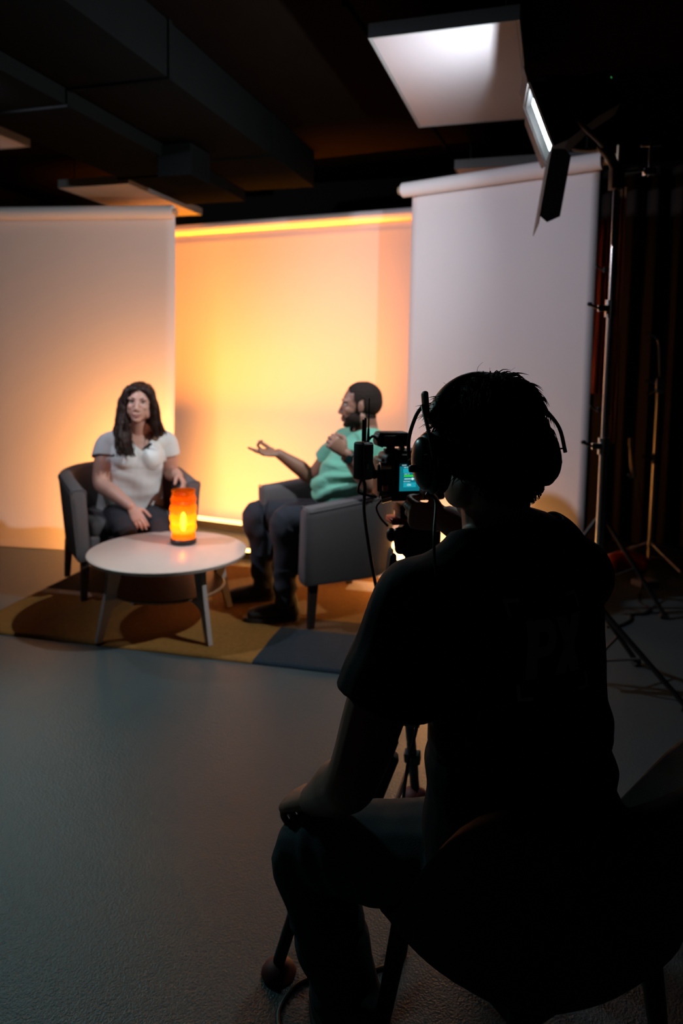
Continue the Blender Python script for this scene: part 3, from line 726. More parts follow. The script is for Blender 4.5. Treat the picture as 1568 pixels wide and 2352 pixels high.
# ------------------------------------------------------------------ the man in green
def man():
    f = V((-.93, -.36, 0)).normalized(); lat = V((f.y, -f.x, 0))*-1
    lat = UP.cross(f)                                            # to his left, towards the photographer
    hc = P(826, 931, 3.80); H = Head(hc, V((-1, .06, -.03)), up=V((-.03, 0, 1)), s=1.07, male=True)
    sN, sF = P(858, 1032, 3.66), P(796, 1012, 3.98)
    neck = P(845, 992, 3.83); chest = P(822, 1055, 3.80); belly = P(792, 1118, 3.80); pel = P(800, 1178, 3.84)
    eN, wN = P(852, 1118, 3.56), P(795, 1043, 3.50)
    eF, wF = P(716, 1093, 4.06), P(640, 1042, 3.98)
    hN, hF = P(800, 1192, 3.74), P(790, 1185, 3.96)
    kN, kF = P(652, 1196, 3.60), P(588, 1182, 3.88)
    aN, aF = P(655, 1395, 3.62), P(603, 1362, 3.93)
    aN.z = .11; aF.z = .11
    root = thing('person', 'man in a mint green T-shirt gesturing with an open hand, seated in profile', 'person', (pel.x, pel.y, 0))
    ref = lat
    def torso(bm, i=0.0):
        limb(bm, [pel-UP*.02, belly, chest, neck.lerp(chest, .40), neck.lerp(chest, .12)], [(.165, .135), (.165, .155), (.172, .128), (.135, .09), (.068, .062)], ref=ref, infl=i, seg=28)
        ell(bm, belly+f*.045-UP*.01, (.13, .15, .115), rot3(f), infl=i)
        limb(bm, [sN, chest.lerp(neck, .66), sF], [.066, .085, .066], infl=i)
        for s in (sN, sF): limb(bm, [neck+UP*.035, s.lerp(neck, .38)+UP*.012, s], [.050, .050, .054], infl=i*.6)
    def legs(bm, i=0.0):
        ell(bm, pel-UP*.03, (.15, .165, .12), rot3(f), infl=i)
        for h, k, a in ((hN, kN, aN), (hF, kF, aF)):
            limb(bm, [h, h.lerp(k, .5)+UP*.004, k, k.lerp(a, .35)-f*.012, k.lerp(a, .75), a], [.095, .086, .068, .064, .055, .052], infl=i)
    def arms(bm, i=0.0):
        limb(bm, [sN, sN.lerp(eN, .5), eN, eN.lerp(wN, .4), wN], [.062, .056, .046, .046, .030], infl=i); limb(bm, [sF, sF.lerp(eF, .5), eF, eF.lerp(wF, .38), wF], [.062, .056, .045, .047, .029], infl=i)
    bm = NB(); torso(bm, -.006); legs(bm, -.012); arms(bm); H.prims(bm)
    limb(bm, [neck-UP*.03, H.p(-.025, 0, -.06)], [.064, .060])
    dN = (P(768, 1018, 3.47)-wN).normalized(); hand(bm, wN+dN*.008, dN, V((-.4, .8, -.5)), V((-.2, -.1, 1)), curl=(1.25, 1.3, 1.3, 1.3), thumb=.8, s=1.0)
    dF = (P(600, 1038, 3.94)-wF).normalized()
    hand(bm, wF+dF*.01, dF+V((0, 0, -.02)), V((-.15, -.45, .88)), V((-.3, .85, .35)), curl=(.95, .12, .20, .45), thumb=.35, s=1.02, spread=.16)
    bm = remesh(bm, .0034, 3); H.sculpt(bm)
    body = obj('body', bm, [M_skinM, M_lipM, M_beard], root)
    def fn(c):
        q = H.inv(c)
        if abs(q.x) > .2 or abs(q.y) > .12 or abs(q.z) > .16: return 0
        if q.x > .07 and abs(q.y) < .024 and -.081 < q.z < -.059: return 1
        n_ = .006*noise.noise(q*60)
        if q.z < -.028+n_ - .030*(q.x > .03)*min(1, max(0, (q.x-.03)/.04)) and q.x > -.005+n_ and q.z > -.125 and not (q.x > .06 and q.z > -.052): return 2
        if q.x > .074 and abs(q.y) < .032 and -.058 < q.z < -.048: return 2
        return 0
    paint(body, fn)
    # cropped hair from the scalp, pushed out along the skull
    src = bmesh.new(); src.from_mesh(body.data); src.normal_update()
    def scalp(q):
        if q.z > .155 or abs(q.y) > .1 or abs(q.x) > .14: return False
        n_ = .004*noise.noise(q*70)
        hl = .070 - .020*(abs(q.y) > .045)*0 ; front = .036 + .020*(1-min(1, (abs(q.y)/.07)**2))
        if q.x < front+n_ and q.z > .066+n_: return True
        if abs(q.y) > .0745 and -.045 < q.x < .03 and -.045 < q.z < .036: return False
        if q.z > .022+n_ and q.x < .024+n_ and q.z <= .066+n_: return True
        if q.z > -.03 and -.03 < q.x < .014+n_ and q.z <= .022+n_: return True
        return q.x <= -.03+n_ and q.z > -.062+n_*2
    keep = [fc for fc in src.faces if scalp(H.inv(fc.calc_center_median()))]
    bm = NB(); mp = {}
    for fc in keep:
        vs = []
        for v in fc.verts:
            if v.index not in mp: mp[v.index] = bm.verts.new(v.co + v.normal*(.0030+.0010*noise.noise(v.co*160)))
            vs.append(mp[v.index])
        bm.faces.new(vs)
    src.free()
    for _ in range(3):
        for v in [v for v in bm.verts if v.is_boundary]:
            nb = [e.other_vert(v).co for e in v.link_edges if e.is_boundary]
            if len(nb) == 2: v.co = v.co*.4+(nb[0]+nb[1])*.3
    solid(obj('hair', bm, M_hairM, root, fix=False), .0040)
    H.extras(root, open_=.8)
    bm = NB(); torso(bm, .011)
    limb(bm, [belly, pel+UP*.015], [(.178, .165), (.180, .155)], ref=ref, seg=28)
    for s, e in ((sN, eN), (sF, eF)): limb(bm, [s, s.lerp(e, .62)], [.076, .079])
    bm = remesh(bm, .005, 5)
    def pr(c):
        for s, e in ((sN, eN), (sF, eF)):
            d = (e-s).normalized(); t = (c-s).dot(d); L = (e-s).length
            if L*.60 < t < L*1.1 and (c-s-d*t).length < .088 and (c-chest).dot(lat)*(1 if s is sN else -1) > .10: return True
        q = c-neck
        if q.z > -.012 + .55*q.dot(-f)*.6 and (q-UP*q.z).length < .098: return True
        return c.z < pel.z - .035
    cut(bm, pr)
    wrinkle(bm, lambda c: .004*noise.noise(V((c.x*10, c.y*10, c.z*22))) + .009*math.sin(c.z*80 + (c-belly).dot(f)*30 + 5*noise.noise(c*5))*math.exp(-((c.z-belly.z-.02)/.12)**2) + .006*math.sin((c-chest).dot(f)*55+c.z*50+4*noise.noise(c*6))*(c.z > chest.z-.03))
    solid(obj('tshirt', bm, M_mint, root), .003)
    bm = NB(); legs(bm, .006); limb(bm, [pel-UP*.02, pel.lerp(belly, .25)], [(.170, .142), (.168, .145)], ref=lat); bm = remesh(bm, .006, 4); cut(bm, lambda c: c.z < .088)
    wrinkle(bm, lambda c: .006*noise.noise(c*13) + .004*math.sin(c.z*70+5*noise.noise(c*7))*(c.z < .3)); obj('jeans', bm, M_jean, root)
    for a, dd in ((aN, V((-.97, -.10, 0))), (aF, V((-.93, -.12, 0)))):
        d = dd.normalized(); hl = a-d*.075; hl.z = .014; shoe('shoe', root, hl, hl+d*.295, .105, M_shoe, M_sole, h=.085)
    d = (wN-eN).normalized(); a, b = frame(d)
    w0 = eN.lerp(wN, .93)
    bm = NB(); rings(bm, [[w0+d*t+(a*math.cos(2*PI*j/28)+b*math.sin(2*PI*j/28))*(.0375) for j in range(28)] for t in (-.011, .011)], False)
    wt = solid(obj('wristwatch', bm, M_blk, root), .003)
    fc = (V((-.3, -1, .35))); fc = (fc-d*fc.dot(d)).normalized(); c = w0+fc*.038
    bm = NB(); cyl(bm, c-fc*.004, c+fc*.007, .021, n=24); obj('watch_case', bm, M_blk, wt)
    bm = NB(); cyl(bm, c+fc*.007, c+fc*.0078, .0175, n=24); obj('dial', bm, mat('watch_dial', (.01, .05, .055), .15), wt)
man()
# ================================================================== camera operator
M_tee = mat('black_tshirt', (.012, .014, .019), .8, noise_amt=.12, nscale=60, bump=.12, bscale=450, spec=.3)
M_print = mat('grey_print', (.60, .56, .58), .7, noise_amt=.08, nscale=90)
M_jeanO = mat('worn_blue_jeans', (.040, .062, .078), .85, noise_amt=.35, nscale=50, bump=.2, bscale=500)
def operator():
    an = math.radians(25); f = V((-math.sin(an), math.cos(an), 0)); lat = V((math.cos(an), math.sin(an), 0))     # lat: to his right
    neck = P(1148, 1212, 1.22); chest = P(1172, 1420, 1.20); waist = P(1195, 1690, 1.16); pel = P(1205, 1930, 1.12)
    pel.z = .545
    sL, sR = P(950, 1400, 1.13), P(1318, 1318, 1.27)
    eL, wL = P(815, 1790, 1.10), P(722, 1836, 1.285)
    eR, wR = V((.44, 1.49, .92)), P(1034, 1196, 1.63)
    hL, hR = P(1085, 1968, 1.14), P(1330, 1930, 1.20)
    kL = P(712, 1955, 1.315); kR = V((.40, 1.66, .50))
    aL = V((.055, 1.235, .10)); aR = V((.42, 1.66, .10))
    hc = P(1115, 1038, 1.235); hf = V((-math.sin(math.radians(21)), math.cos(math.radians(21)), -.26))
    H = Head(hc, hf, up=V((-.05, .1, 1)), s=1.06)
    root = thing('person', 'camera operator in a black T-shirt with his back to us, seated with headphones on', 'person', (pel.x, pel.y, 0))
    def torso(bm, i=0.0):
        limb(bm, [pel-UP*.03, waist, chest, chest.lerp(neck, .55), chest.lerp(neck, .85)], [(.165, .12), (.152, .105), (.172, .118), (.150, .092), (.075, .066)], ref=lat, infl=i, seg=28)
        limb(bm, [sL, chest.lerp(neck, .62), sR], [.060, .075, .060], infl=i)
        for s in (sL, sR):
            limb(bm, [neck+UP*.005, s.lerp(neck, .42)+UP*(.0 if s is sL else .034), s], [.046, .046, .052], infl=i*.7)
            limb(bm, [s-UP*.02, chest.lerp(s, .5)-f*.01-UP*.02, waist.lerp(chest, .4)], [.055, .085, .09], infl=i)
    def legs(bm, i=0.0):
        ell(bm, pel-UP*.01, (.175, .15, .11), rot3(lat), infl=i)
        for h, k, a in ((hL, kL, aL), (hR, kR, aR)):
            limb(bm, [h, h.lerp(k, .55)+UP*.003, k, k.lerp(a, .35), k.lerp(a, .8), a], [.088, .080, .063, .062, .058, .056], infl=i)
    bm = NB(); torso(bm, -.006); legs(bm, -.010); H.prims(bm)
    limb(bm, [neck-UP*.04, neck.lerp(hc, .35), H.p(-.030, 0, -.05)], [.064, .060, .062])
    limb(bm, [sL, sL.lerp(eL, .5)+V((-.006, 0, 0)), eL+UP*.012, eL.lerp(wL, .35), wL], [.060, .053, .045, .047, .030]); limb(bm, [sR, sR.lerp(eR, .5), eR, eR.lerp(wR, .4), wR], [.058, .053, .048, .052, .036])
    dL = (P(664, 1838, 1.36)-wL).normalized(); hand(bm, wL+dL*.008, dL+V((0, .1, 0)), V((0, .2, -1)), V((.5, .8, .1)), curl=(.95, 1.0, 1.05, 1.05), thumb=.5, s=1.0)
    dR = (P(972, 1186, 1.64)-wR).normalized(); hand(bm, wR+dR*.006, dR, V((0, .9, -.4)), V((0, -.25, 1)), curl=(1.25, 1.3, 1.3, 1.3), thumb=1.0, s=.95, spread=.02)
    bm = remesh(bm, .0036, 3); H.sculpt(bm)
    obj('body', bm, M_skinO, root); H.extras(root)
    # hair
    def E(c, r): ell(bm, H.p(*c), [k*1.05 for k in r], H.M)
    bm = NB(); E((-.020, 0, .040), (.104, .083, .090)); E((-.040, 0, .008), (.090, .080, .084)); E((-.060, 0, -.040), (.048, .062, .055)); E((.045, 0, .082), (.055, .055, .033))
    bm = remesh(bm, .005, 4)
    cut(bm, lambda c: (lambda q: q.x > .055 and q.z < .055)(H.inv(c)))
    wrinkle(bm, lambda c: .004*noise.noise(c*35)+.002*noise.noise(c*90))
    base = bm.copy(); base.normal_update()
    rnd = random.Random(11); base.verts.ensure_lookup_table(); nv = len(base.verts)
    for i in range(2600):
        v = base.verts[rnd.randrange(nv)]; q = H.inv(v.co)
        if v.is_boundary: continue
        flow = H.M @ V((.45 - (q.x < -.04)*.5, q.y*3.2, -1.0 - (q.z > .09)*.2 + (q.z > .115)*.8))
        d = (flow - v.normal*flow.dot(v.normal)).normalized()
        ln = rnd.uniform(.020, .036); out = rnd.uniform(.0, .12) + (.95*rnd.random() if q.y > .045 and q.x > -.03 and -.02 < q.z < .10 else 0)
        if q.z < -.03: ln *= .4; out = rnd.uniform(.05, .25)
        j = V((rnd.uniform(-1, 1), rnd.uniform(-1, 1), rnd.uniform(-1, 1)))*.25
        p0 = v.co - v.normal*.004; p1 = v.co + d*ln*.5 + v.normal*(.004+out*ln*.4) + j*ln*.2; p2 = v.co + d*ln + v.normal*(out*ln) + j*ln*.5
        tube(bm, [p0, p1, p2], rnd.uniform(.0012, .0024), n=2, seg=4, rend=.0002)
    for i in range(26):                        # flyaways on the crown
        v = base.verts[rnd.randrange(nv)]; q = H.inv(v.co)
        if q.z < .10: continue
        j = V((rnd.uniform(-1, 1), rnd.uniform(-1, 1), .4)); tube(bm, [v.co, v.co+v.normal*.012+j*.006, v.co+v.normal*.016+j*.02], .0004, n=3, seg=4, rend=.0002)
    base.free()
    obj('hair', bm, M_hairO, root)
    # T-shirt
    bm = NB(); torso(bm, .010)
    limb(bm, [waist+UP*.03, waist.lerp(pel, .6), pel-UP*.035], [(.170, .125), (.178, .140), (.185, .150)], ref=lat, seg=28)
    for s, e, k in ((sL, eL, .60), (sR, eR, .75)): limb(bm, [s.lerp(neck, .2), s, s.lerp(e, k*.5), s.lerp(e, k)], [.068, .073, .078, (.083, .080)])
    bm = remesh(bm, .005, 5)
    def pr(c):
        for s, e, k in ((sL, eL, .545), (sR, eR, .72)):
            d = (e-s).normalized(); t = (c-s).dot(d); L = (e-s).length
            if t > L*k and (c-s-d*t).length < .092 and (c-chest).dot(lat)*(1 if s is sR else -1) > .12: return True
        q = c-neck
        if q.z > .004 - .35*q.dot(f) and (q-UP*q.z).length < .115: return True
        return c.z < pel.z - .045
    cut(bm, pr)
    wrinkle(bm, lambda c: .005*noise.noise(V((c.x*9, c.y*9, c.z*14))) + .0035*math.sin((c-sL).dot((sL-neck).normalized())*20+c.z*70+4*noise.noise(c*6))*math.exp(-((c-sL).length/.16)**2) + .004*math.sin(c.z*60+c.x*30+4*noise.noise(c*5))*(c.z < waist.z))
    bvh = BVHTree.FromBMesh(bm)
    # printed letters and corner marks pressed onto the back
    o0 = P(1270, 1486, 1.0); dirn = (P(1270, 1486, 1.3)-o0).normalized()
    hit = bvh.ray_cast(o0 - dirn*.3, dirn); c0 = hit[0]; nn = hit[1]; nn = nn if nn.dot(dirn) < 0 else -nn
    g_u = (P(1350, 1466, 1.30) - P(1190, 1505, 1.2)).normalized(); g_u = (lat + UP*.03).normalized(); g_n = g_u.cross(UP).normalized(); g_n = g_n if g_n.dot(f) < 0 else -g_n; g_v = UP
    polys = []
    def poly(ps): polys.append(ps)
    Wd, Ht = .135, .150
    for sx in (-1, 1):
        for sy in (-1, 1):
            x, y = sx*Wd/2, sy*Ht/2; a, t = .024, .0052
            poly([(x, y), (x-sx*a, y), (x-sx*a, y-sy*t), (x-sx*t, y-sy*t), (x-sx*t, y-sy*a*1.05), (x, y-sy*a*1.05)])
    def sl(x, y): return (x + y*.10, y)
    hL_ = .044
    def ring_(pts): return [sl(*p) for p in pts]
    # P: stem + bowl as quads, X: two strokes
    st = .019
    poly(ring_([(-.048, -hL_), (-.048+st, -hL_), (-.048+st, -.012), (-.048+st, hL_), (-.048, hL_)]))
    outer = [(-.048+st, hL_)] + [(-.012+.016*math.cos(t), .016+ .028*math.sin(t)) for t in [PI/2-PI*i/10 for i in range(11)]] + [(-.048+st, -.012)]
    inner = [(-.048+st, hL_-.017)] + [(-.018+.007*math.cos(t), .016+.011*math.sin(t)) for t in [PI/2-PI*i/10 for i in range(11)]] + [(-.048+st, .005)]
    for i in range(len(outer)-1): poly(ring_([outer[i], outer[i+1], inner[i+1], inner[i]]))
    poly(ring_([(.006, hL_), (.027, hL_), (.056, -hL_), (.035, -hL_)])); poly(ring_([(.041, hL_), (.062, hL_), (.024, -hL_), (.003, -hL_)]))
    bp = NB()
    for ps in polys:
        fcs = bp.faces.new([bp.verts.new(V((x, y, 0))) for x, y in ps])
    bmesh.ops.triangulate(bp, faces=bp.faces); bmesh.ops.subdivide_edges(bp, edges=bp.edges, cuts=3, use_grid_fill=True)
    for v in bp.verts:
        w_ = c0 + g_u*v.co.x + g_v*v.co.y + g_n*.12
        h_ = bvh.ray_cast(w_, -g_n)
        v.co = (h_[0] + g_n*.0022) if h_[0] else w_ - g_n*.12
    tee = solid(obj('tshirt', bm, M_tee, root), .003)
    obj('print', bp, M_print, tee, fix=False)
    bm = NB(); legs(bm, .008); limb(bm, [pel-UP*.02, pel.lerp(waist, .2)], [(.172, .128), (.168, .122)], ref=lat); bm = remesh(bm, .0055, 4); cut(bm, lambda c: c.z < .075)
    wrinkle(bm, lambda c: .005*noise.noise(c*14) + .0045*math.sin((c-kL).dot(V((.8, -.3, .3)))*95+3*noise.noise(c*9))*math.exp(-((c-kL).length/.13)**2) + .004*math.sin(c.z*80+5*noise.noise(c*8))*(c.z < .3))
    jeans = obj('jeans', bm, M_jeanO, root)
    bm = NB(); tube(bm, [hL.lerp(kL, .22)+(V((math.cos(t)*.25, -math.sin(t)*.2, 1))).normalized()*0 + UP*.082*math.cos(t)+V((.3, -1, 0)).normalized()*.088*math.sin(t) for t in [-.6+i*.28 for i in range(9)]], .003, seg=6); obj('pocket_seam', bm, M_jeanO, jeans)
    for a, d in ((aL, V((-.35, .9, 0))), (aR, V((-.2, .95, 0)))):
        d = d.normalized(); hl = a-d*.07; hl.z = .002; shoe('shoe', root, hl, hl+d*.29, .105, M_shoe, M_sole, h=.085)
    # headphones
    hp = thing('headphones', 'black over-ear headphones on the camera operator\'s head', 'headphones', H.p(0, 0, .12))
    band = []
    for i in range(25):
        t = PI*(.10+.80*i/24); band.append(H.p(-.004, -.106*math.cos(t), .020+.112*math.sin(t)))
    bm = NB(); limb(bm, band, [(.017, .0055)]*25, ref=H.M @ V((1, 0, 0)), n=2, seg=12); obj('headband', bm, M_blk, hp)
    M_pad = mat('ear_pad', (.016, .015, .013), .7); M_shell = mat('earcup_shell', (.018, .020, .022), .28)
    for y in (-1, 1):
        c = (-.004, y*.110, -.014); ax = H.M @ V((0, y, 0)); cc_ = H.p(*c)
        Q = Matrix((H.M @ V((1, 0, 0)), H.M @ V((0, 1, 0)), H.M @ V((0, 0, 1)))).transposed()
        bm = NB(); ell(bm, cc_, (.042, .020, .054), Q, nu=28, nv=16); ell(bm, cc_+ax*.012, (.034, .016, .046), Q, nu=28, nv=16); cup = obj('earcup', bm, M_shell, hp)
        bm = NB(); ell(bm, cc_-ax*.015, (.044, .015, .055), Q, nu=28, nv=12); obj('ear_pad', bm, M_pad, cup)
        bm = NB(); pts = [H.p(-.004+.040*math.cos(t), y*(.116), -.012+.052*math.sin(t)) for t in [PI*(-.02+1.04*i/14) for i in range(15)]]
        for sx in (-1, 1):
            tube(bm, [H.p(-.004, y*.112, .080), H.p(-.004+sx*.016, y*.119, .064), H.p(-.004+sx*.036, y*.125, .030), H.p(-.004+sx*.043, y*.125, -.012)], .0034, n=5, seg=8)
        obj('yoke', bm, M_blk, hp)
        bm = NB(); limb(bm, [H.p(-.004, y*.107, .064), H.p(-.004, y*.106, .100)], [(.010, .005), (.010, .005)], ref=H.M @ V((1, 0, 0))); obj('slider', bm, M_blk, hp)
        bm = NB(); tube(bm, [cc_+ax*.021+Q @ V((.036*math.cos(t), 0, .010+.002*math.sin(t))) for t in [PI*i/10 for i in range(11)]], .0016, n=2, seg=6); obj('trim', bm, mat('trim_grey', (.12, .12, .12), .3, metal=.6), cup)
    for y in (-1, 1):
        bm = NB(); box(bm, H.p(-.004, y*.138, -.022), (.012, .020, .012), Q, bev=.003); obj('swivel_joint', bm, M_blk, hp)
    e = H.p(.004, .118, -.062)
    q2 = P(998, 1290, 1.12)
    bm = NB(); tube(bm, [e, P(1000, 1150, e.y), P(997, 1220, 1.12), P(997, 1275, 1.10), P(1002, 1330, 1.085), P(1010, 1400, 1.06)], .0026); obj('cable', bm, M_cable, hp)
    return dict(hc=hc)
operator()

# ------------------------------------------------------------------ operator's chair
def shell_chair():
    C = V((.345, 1.20, 0)); a = math.radians(30); rz = a
    r = thing('shell_chair', 'black bucket chair the camera operator sits on', 'chair', C, rz)
    M_sh = mat('black_upholstery', (.013, .009, .008), .75, noise_amt=.2, nscale=120, bump=.15, bscale=500)
    # local +y is the sitting direction
    nt_, nr_ = 60, 16; bm = NB(); rows = []
    def sm(x): x = min(1, max(0, x)); return x*x*(3-2*x)
    for i in range(nt_):
        t = 2*PI*i/nt_; bx, by = math.sin(t), -math.cos(t)            # t=0 is the back
        back = sm((math.cos(t)+.3)/1.0); h = .455 + .325*back
        row = []
        for j in range(nr_+1):
            k = j/nr_; q = min(1, k/.62); R = .222*q; up = sm((k-.55)/.45)
            z = .412 + .028*q*q + (h-.44)*up + .0
            R += .035*up*(.4+back)
            ex = (abs(bx)**2.6+abs(by)**2.6)**(-1/2.6)
            row.append(bm.verts.new(V((bx*R*ex*1.03, by*R*ex*.98 - .02*up*back, z))))
        rows.append(row)
    for i in range(nt_):
        a_, b_ = rows[i], rows[(i+1) % nt_]
        for j in range(nr_): bm.faces.new((a_[j], a_[j+1], b_[j+1], b_[j]))
    bmesh.ops.remove_doubles(bm, verts=bm.verts, dist=.0008)
    o = obj('shell', bm, M_sh, r, True)
    if o.data.polygons[0].normal.z < 0: o.data.flip_normals()
    m = o.modifiers.new('t', 'SOLIDIFY'); m.thickness = .028; m.offset = -1
    for sx in (-1, 1):
        for sy in (-1, 1):
            bm = NB(); t = V((sx*.15, sy*.15, .40)); b = V((sx*.195, sy*.19, 0))
            if sx < 0 and sy > 0: t = V((-.175, .11, .42)); b = V((-.215, .165, 0))
            cyl(bm, b, t, .0115, .021, n=16); obj('leg', bm, M_blk, r, True)
    bm = NB(); box(bm, (0, 0, .385), (.34, .34, .025), bev=.008); obj('seat_frame', bm, M_blk, r, True)
shell_chair()

# ------------------------------------------------------------------ cinema camera, transmitter, tripod
cf = V((-.242, .970, 0)).normalized(); cr = V((cf.y, -cf.x, 0)); CQ = Matrix((cr, cf, UP)).transposed()
K = 1.75/1600
M_cam = mat('camera_body', (.020, .016, .016), .5, noise_amt=.25, nscale=150, bump=.1, bscale=600)
M_grey = mat('grey_shell', (.10, .10, .11), .45, noise_amt=.1, nscale=80)
M_red = mat('red_anodised', (.25, .012, .010), .35, metal=.6)
c0 = P(950, 1098, 1.75)
def CP(a, b, c): return c0 + cr*a + cf*b + UP*c      # right, forward, up in metres
camr = thing('cinema_camera', 'black cinema camera with a lit teal touchscreen on the tripod', 'camera', CP(0, .04, -.07))
bm = NB(); box(bm, CP(.01, .045, .0), (.165, .085, .122), CQ, bev=.012); box(bm, CP(.0, .045, .058), (.10, .06, .022), CQ, bev=.006); obj('body', bm, M_cam, camr)
bm = NB(); box(bm, CP(-.072, .055, -.005), (.022, .075, .105), CQ, bev=.009); obj('side_grip', bm, M_blk, camr)
bm = NB(); lathe(bm, [(0, 0), (.040, 0), (.040, .03), (.036, .032), (.036, .09), (.041, .092), (.041, .13), (.034, .132), (0, .125)], CP(0, .085, .0), n=36, axis=cf); obj('lens', bm, M_blk, camr)
# screen
sw, sh = .104, .070; sx0 = .0125
scr = lambda u, v, d=0.0: CP(sx0 + (u-.5)*sw, -.004-d, (v-.5)*sh + .003)
bm = NB(); box(bm, CP(sx0, .0, .003), (sw+.016, .008, sh+.014), CQ, bev=.003); fr = obj('screen_frame', bm, M_blk, camr)
def quad(bm, u0, v0, u1, v1, d, mi=0):
    f = bm.faces.new([bm.verts.new(scr(u, v, d)) for u, v in ((u0, v0), (u1, v0), (u1, v1), (u0, v1))]); f.material_index = mi
SCR = [emis('screen_teal', (.004, .16, .21), 1.0), emis('screen_dark', (.001, .012, .016), 1.0), emis('screen_box', (.012, .34, .42), 1.0), emis('screen_white', (.62, .95, 1), 1.0), emis('screen_green', (.03, .60, .04), 1.0), emis('screen_grey', (.16, .22, .16), 1.0)]
bm = NB(); quad(bm, 0, 0, 1, 1, .0006, 0); quad(bm, 0, .90, 1, 1, .001, 1); quad(bm, .42, .885, .60, .995, .0014, 3)
quad(bm, .09, .66, .96, .82, .001, 2); quad(bm, .11, .52, .40, .585, .001, 4)
for k in range(5): quad(bm, .42+.045*k, .525, .45+.045*k, .575, .001, 5)
quad(bm, .12, .43, .74, .452, .001, 3)
ctr = scr(.33, .441, .0014); bm.faces.new([bm.verts.new(ctr + cr*.0030*math.cos(t) + UP*.0030*math.sin(t)) for t in [2*PI*i/16 for i in range(16)]]).material_index = 3
quad(bm, .10, .14, .42, .31, .001, 2)
obj('display', bm, SCR, fr, smooth=False, fix=False)
def text(s, u, v, h, mi, name='screen_text'):
    cu = bpy.data.curves.new('t', 'FONT'); cu.body = s; cu.size = 1; cu.offset = .012
    o = bpy.data.objects.new('t', cu); COL.objects.link(o); dg = bpy.context.evaluated_depsgraph_get(); dg.update()
    me = bpy.data.meshes.new_from_object(o.evaluated_get(dg)); bpy.data.objects.remove(o)
    b = scr(u, v, .0018)
    for vv in me.vertices:
        vv.co = b + cr*vv.co.x*h + UP*vv.co.y*h
    me.materials.clear(); me.materials.append(mi)
    return me
for s, u, v, h in (('AUDIO', .05, .925, .0038), ('SETUP', .24, .925, .0038), ('TIME CODE', .10, .85, .0028), ('00:00:00:00', .30, .705, .0072), ('AUDIO CH1', .11, .61, .0028), ('-20 dB', .62, .61, .0028), ('50%', .78, .425, .0034), ('MONITORING', .10, .34, .0028), ('ON', .19, .195, .0066), ('OK', .90, .05, .0032)):
    meshobj('screen_text', text(s, u, v, h, SCR[3]), fr)
# monitor/receiver on the shoe
bm = NB(); c = CP(-.052, .03, .096); box(bm, c, (.088, .055, .034), CQ, bev=.010); box(bm, c+UP*.012, (.080, .048, .016), CQ, bev=.006); recv = obj('shoe_light', bm, M_cam, camr)
bm = NB(); box(bm, CP(-.066, .002, .097), (.030, .003, .022), CQ, bev=.001); obj('light_panel', bm, M_grey, recv)
bm = NB(); cyl(bm, CP(-.052, .035, .050), CP(-.052, .035, .082), .011, n=14); box(bm, CP(-.052, .035, .066), (.034, .02, .012), CQ, bev=.003); cyl(bm, CP(-.03, .03, .070), CP(-.018, .03, .070), .008, n=12); obj('shoe_mount', bm, M_blk, camr)
bm = NB()
cyl(bm, CP(-.088, .01, .030), CP(-.060, .01, .030), .011, n=14); obj('rosette', bm, M_chrome, camr)
bm = NB(); box(bm, CP(-.082, .02, .0), (.02, .02, .07), CQ, bev=.004); obj('cage_bar', bm, M_blk, camr)
bm = NB(); cyl(bm, CP(-.086, -.002, -.052), CP(-.062, -.006, -.046), .010, n=12); obj('cable_plug', bm, M_chrome, camr)
bm = NB(); box(bm, CP(-.078, -.008, -.022), (.014, .012, .016), CQ, bev=.003); obj('connector', bm, mat('copper_plug', (.5, .2, .12), .35, metal=.7), camr)
# transmitter with antennas
tx0 = P(834, 1058, 1.72)
tx = thing('wireless_transmitter', 'black box transmitter with upright antennas clamped left of the camera', 'transmitter', tx0-UP*.05)
TQ = CQ @ Matrix.Rotation(.5, 3, 'Z')
bm = NB(); box(bm, tx0, (.038, .038, .094), TQ, bev=.006); obj('case', bm, M_cam, tx)
bm = NB(); box(bm, tx0+TQ @ V((-.002, -.0200, .0)), (.032, .003, .086), TQ, bev=.001); box(bm, tx0+TQ @ V((.0, -.0215, .026)), (.022, .002, .022), TQ); obj('front_plate', bm, M_grey, tx)
bm = NB(); box(bm, tx0+TQ @ V((-.006, -.0225, -.012)), (.006, .001, .012), TQ); obj('sticker', bm, mat('sticker_white', (.5, .5, .5), .5), tx)
for px, yt, rr in ((833, 966, .0030), (838, 962, .0034)):
    p = P(px, 1012, 1.72); t = P(px+1.0, yt, 1.72); bm = NB(); limb(bm, [p, t], [rr, rr], seg=10); obj('antenna', bm, M_blk, tx)
bm = NB(); p = P(845, 1016, 1.725); cyl(bm, p, P(846, 985, 1.725), .004, .003, n=10); cyl(bm, P(846, 990, 1.725), P(848, 914, 1.725), .0022, .0012, n=8); obj('whip_antenna', bm, M_blk, tx)
bm = NB(); tube(bm, [tx0+TQ @ V((.019, 0, 0)), CP(-.10, .02, .01), CP(-.085, .02, .008)], .009); cyl(bm, CP(-.105, .0, .012), CP(-.105, .04, .012), .012, n=12); obj('clamp_arm', bm, M_blk, tx)
bm = NB(); tube(bm, [tx0+TQ @ V((.01, 0, .045)), P(856, 1002, 1.73), P(870, 1014, 1.74), P(878, 1026, 1.75)], .0035); obj('short_cable', bm, M_cable, tx)
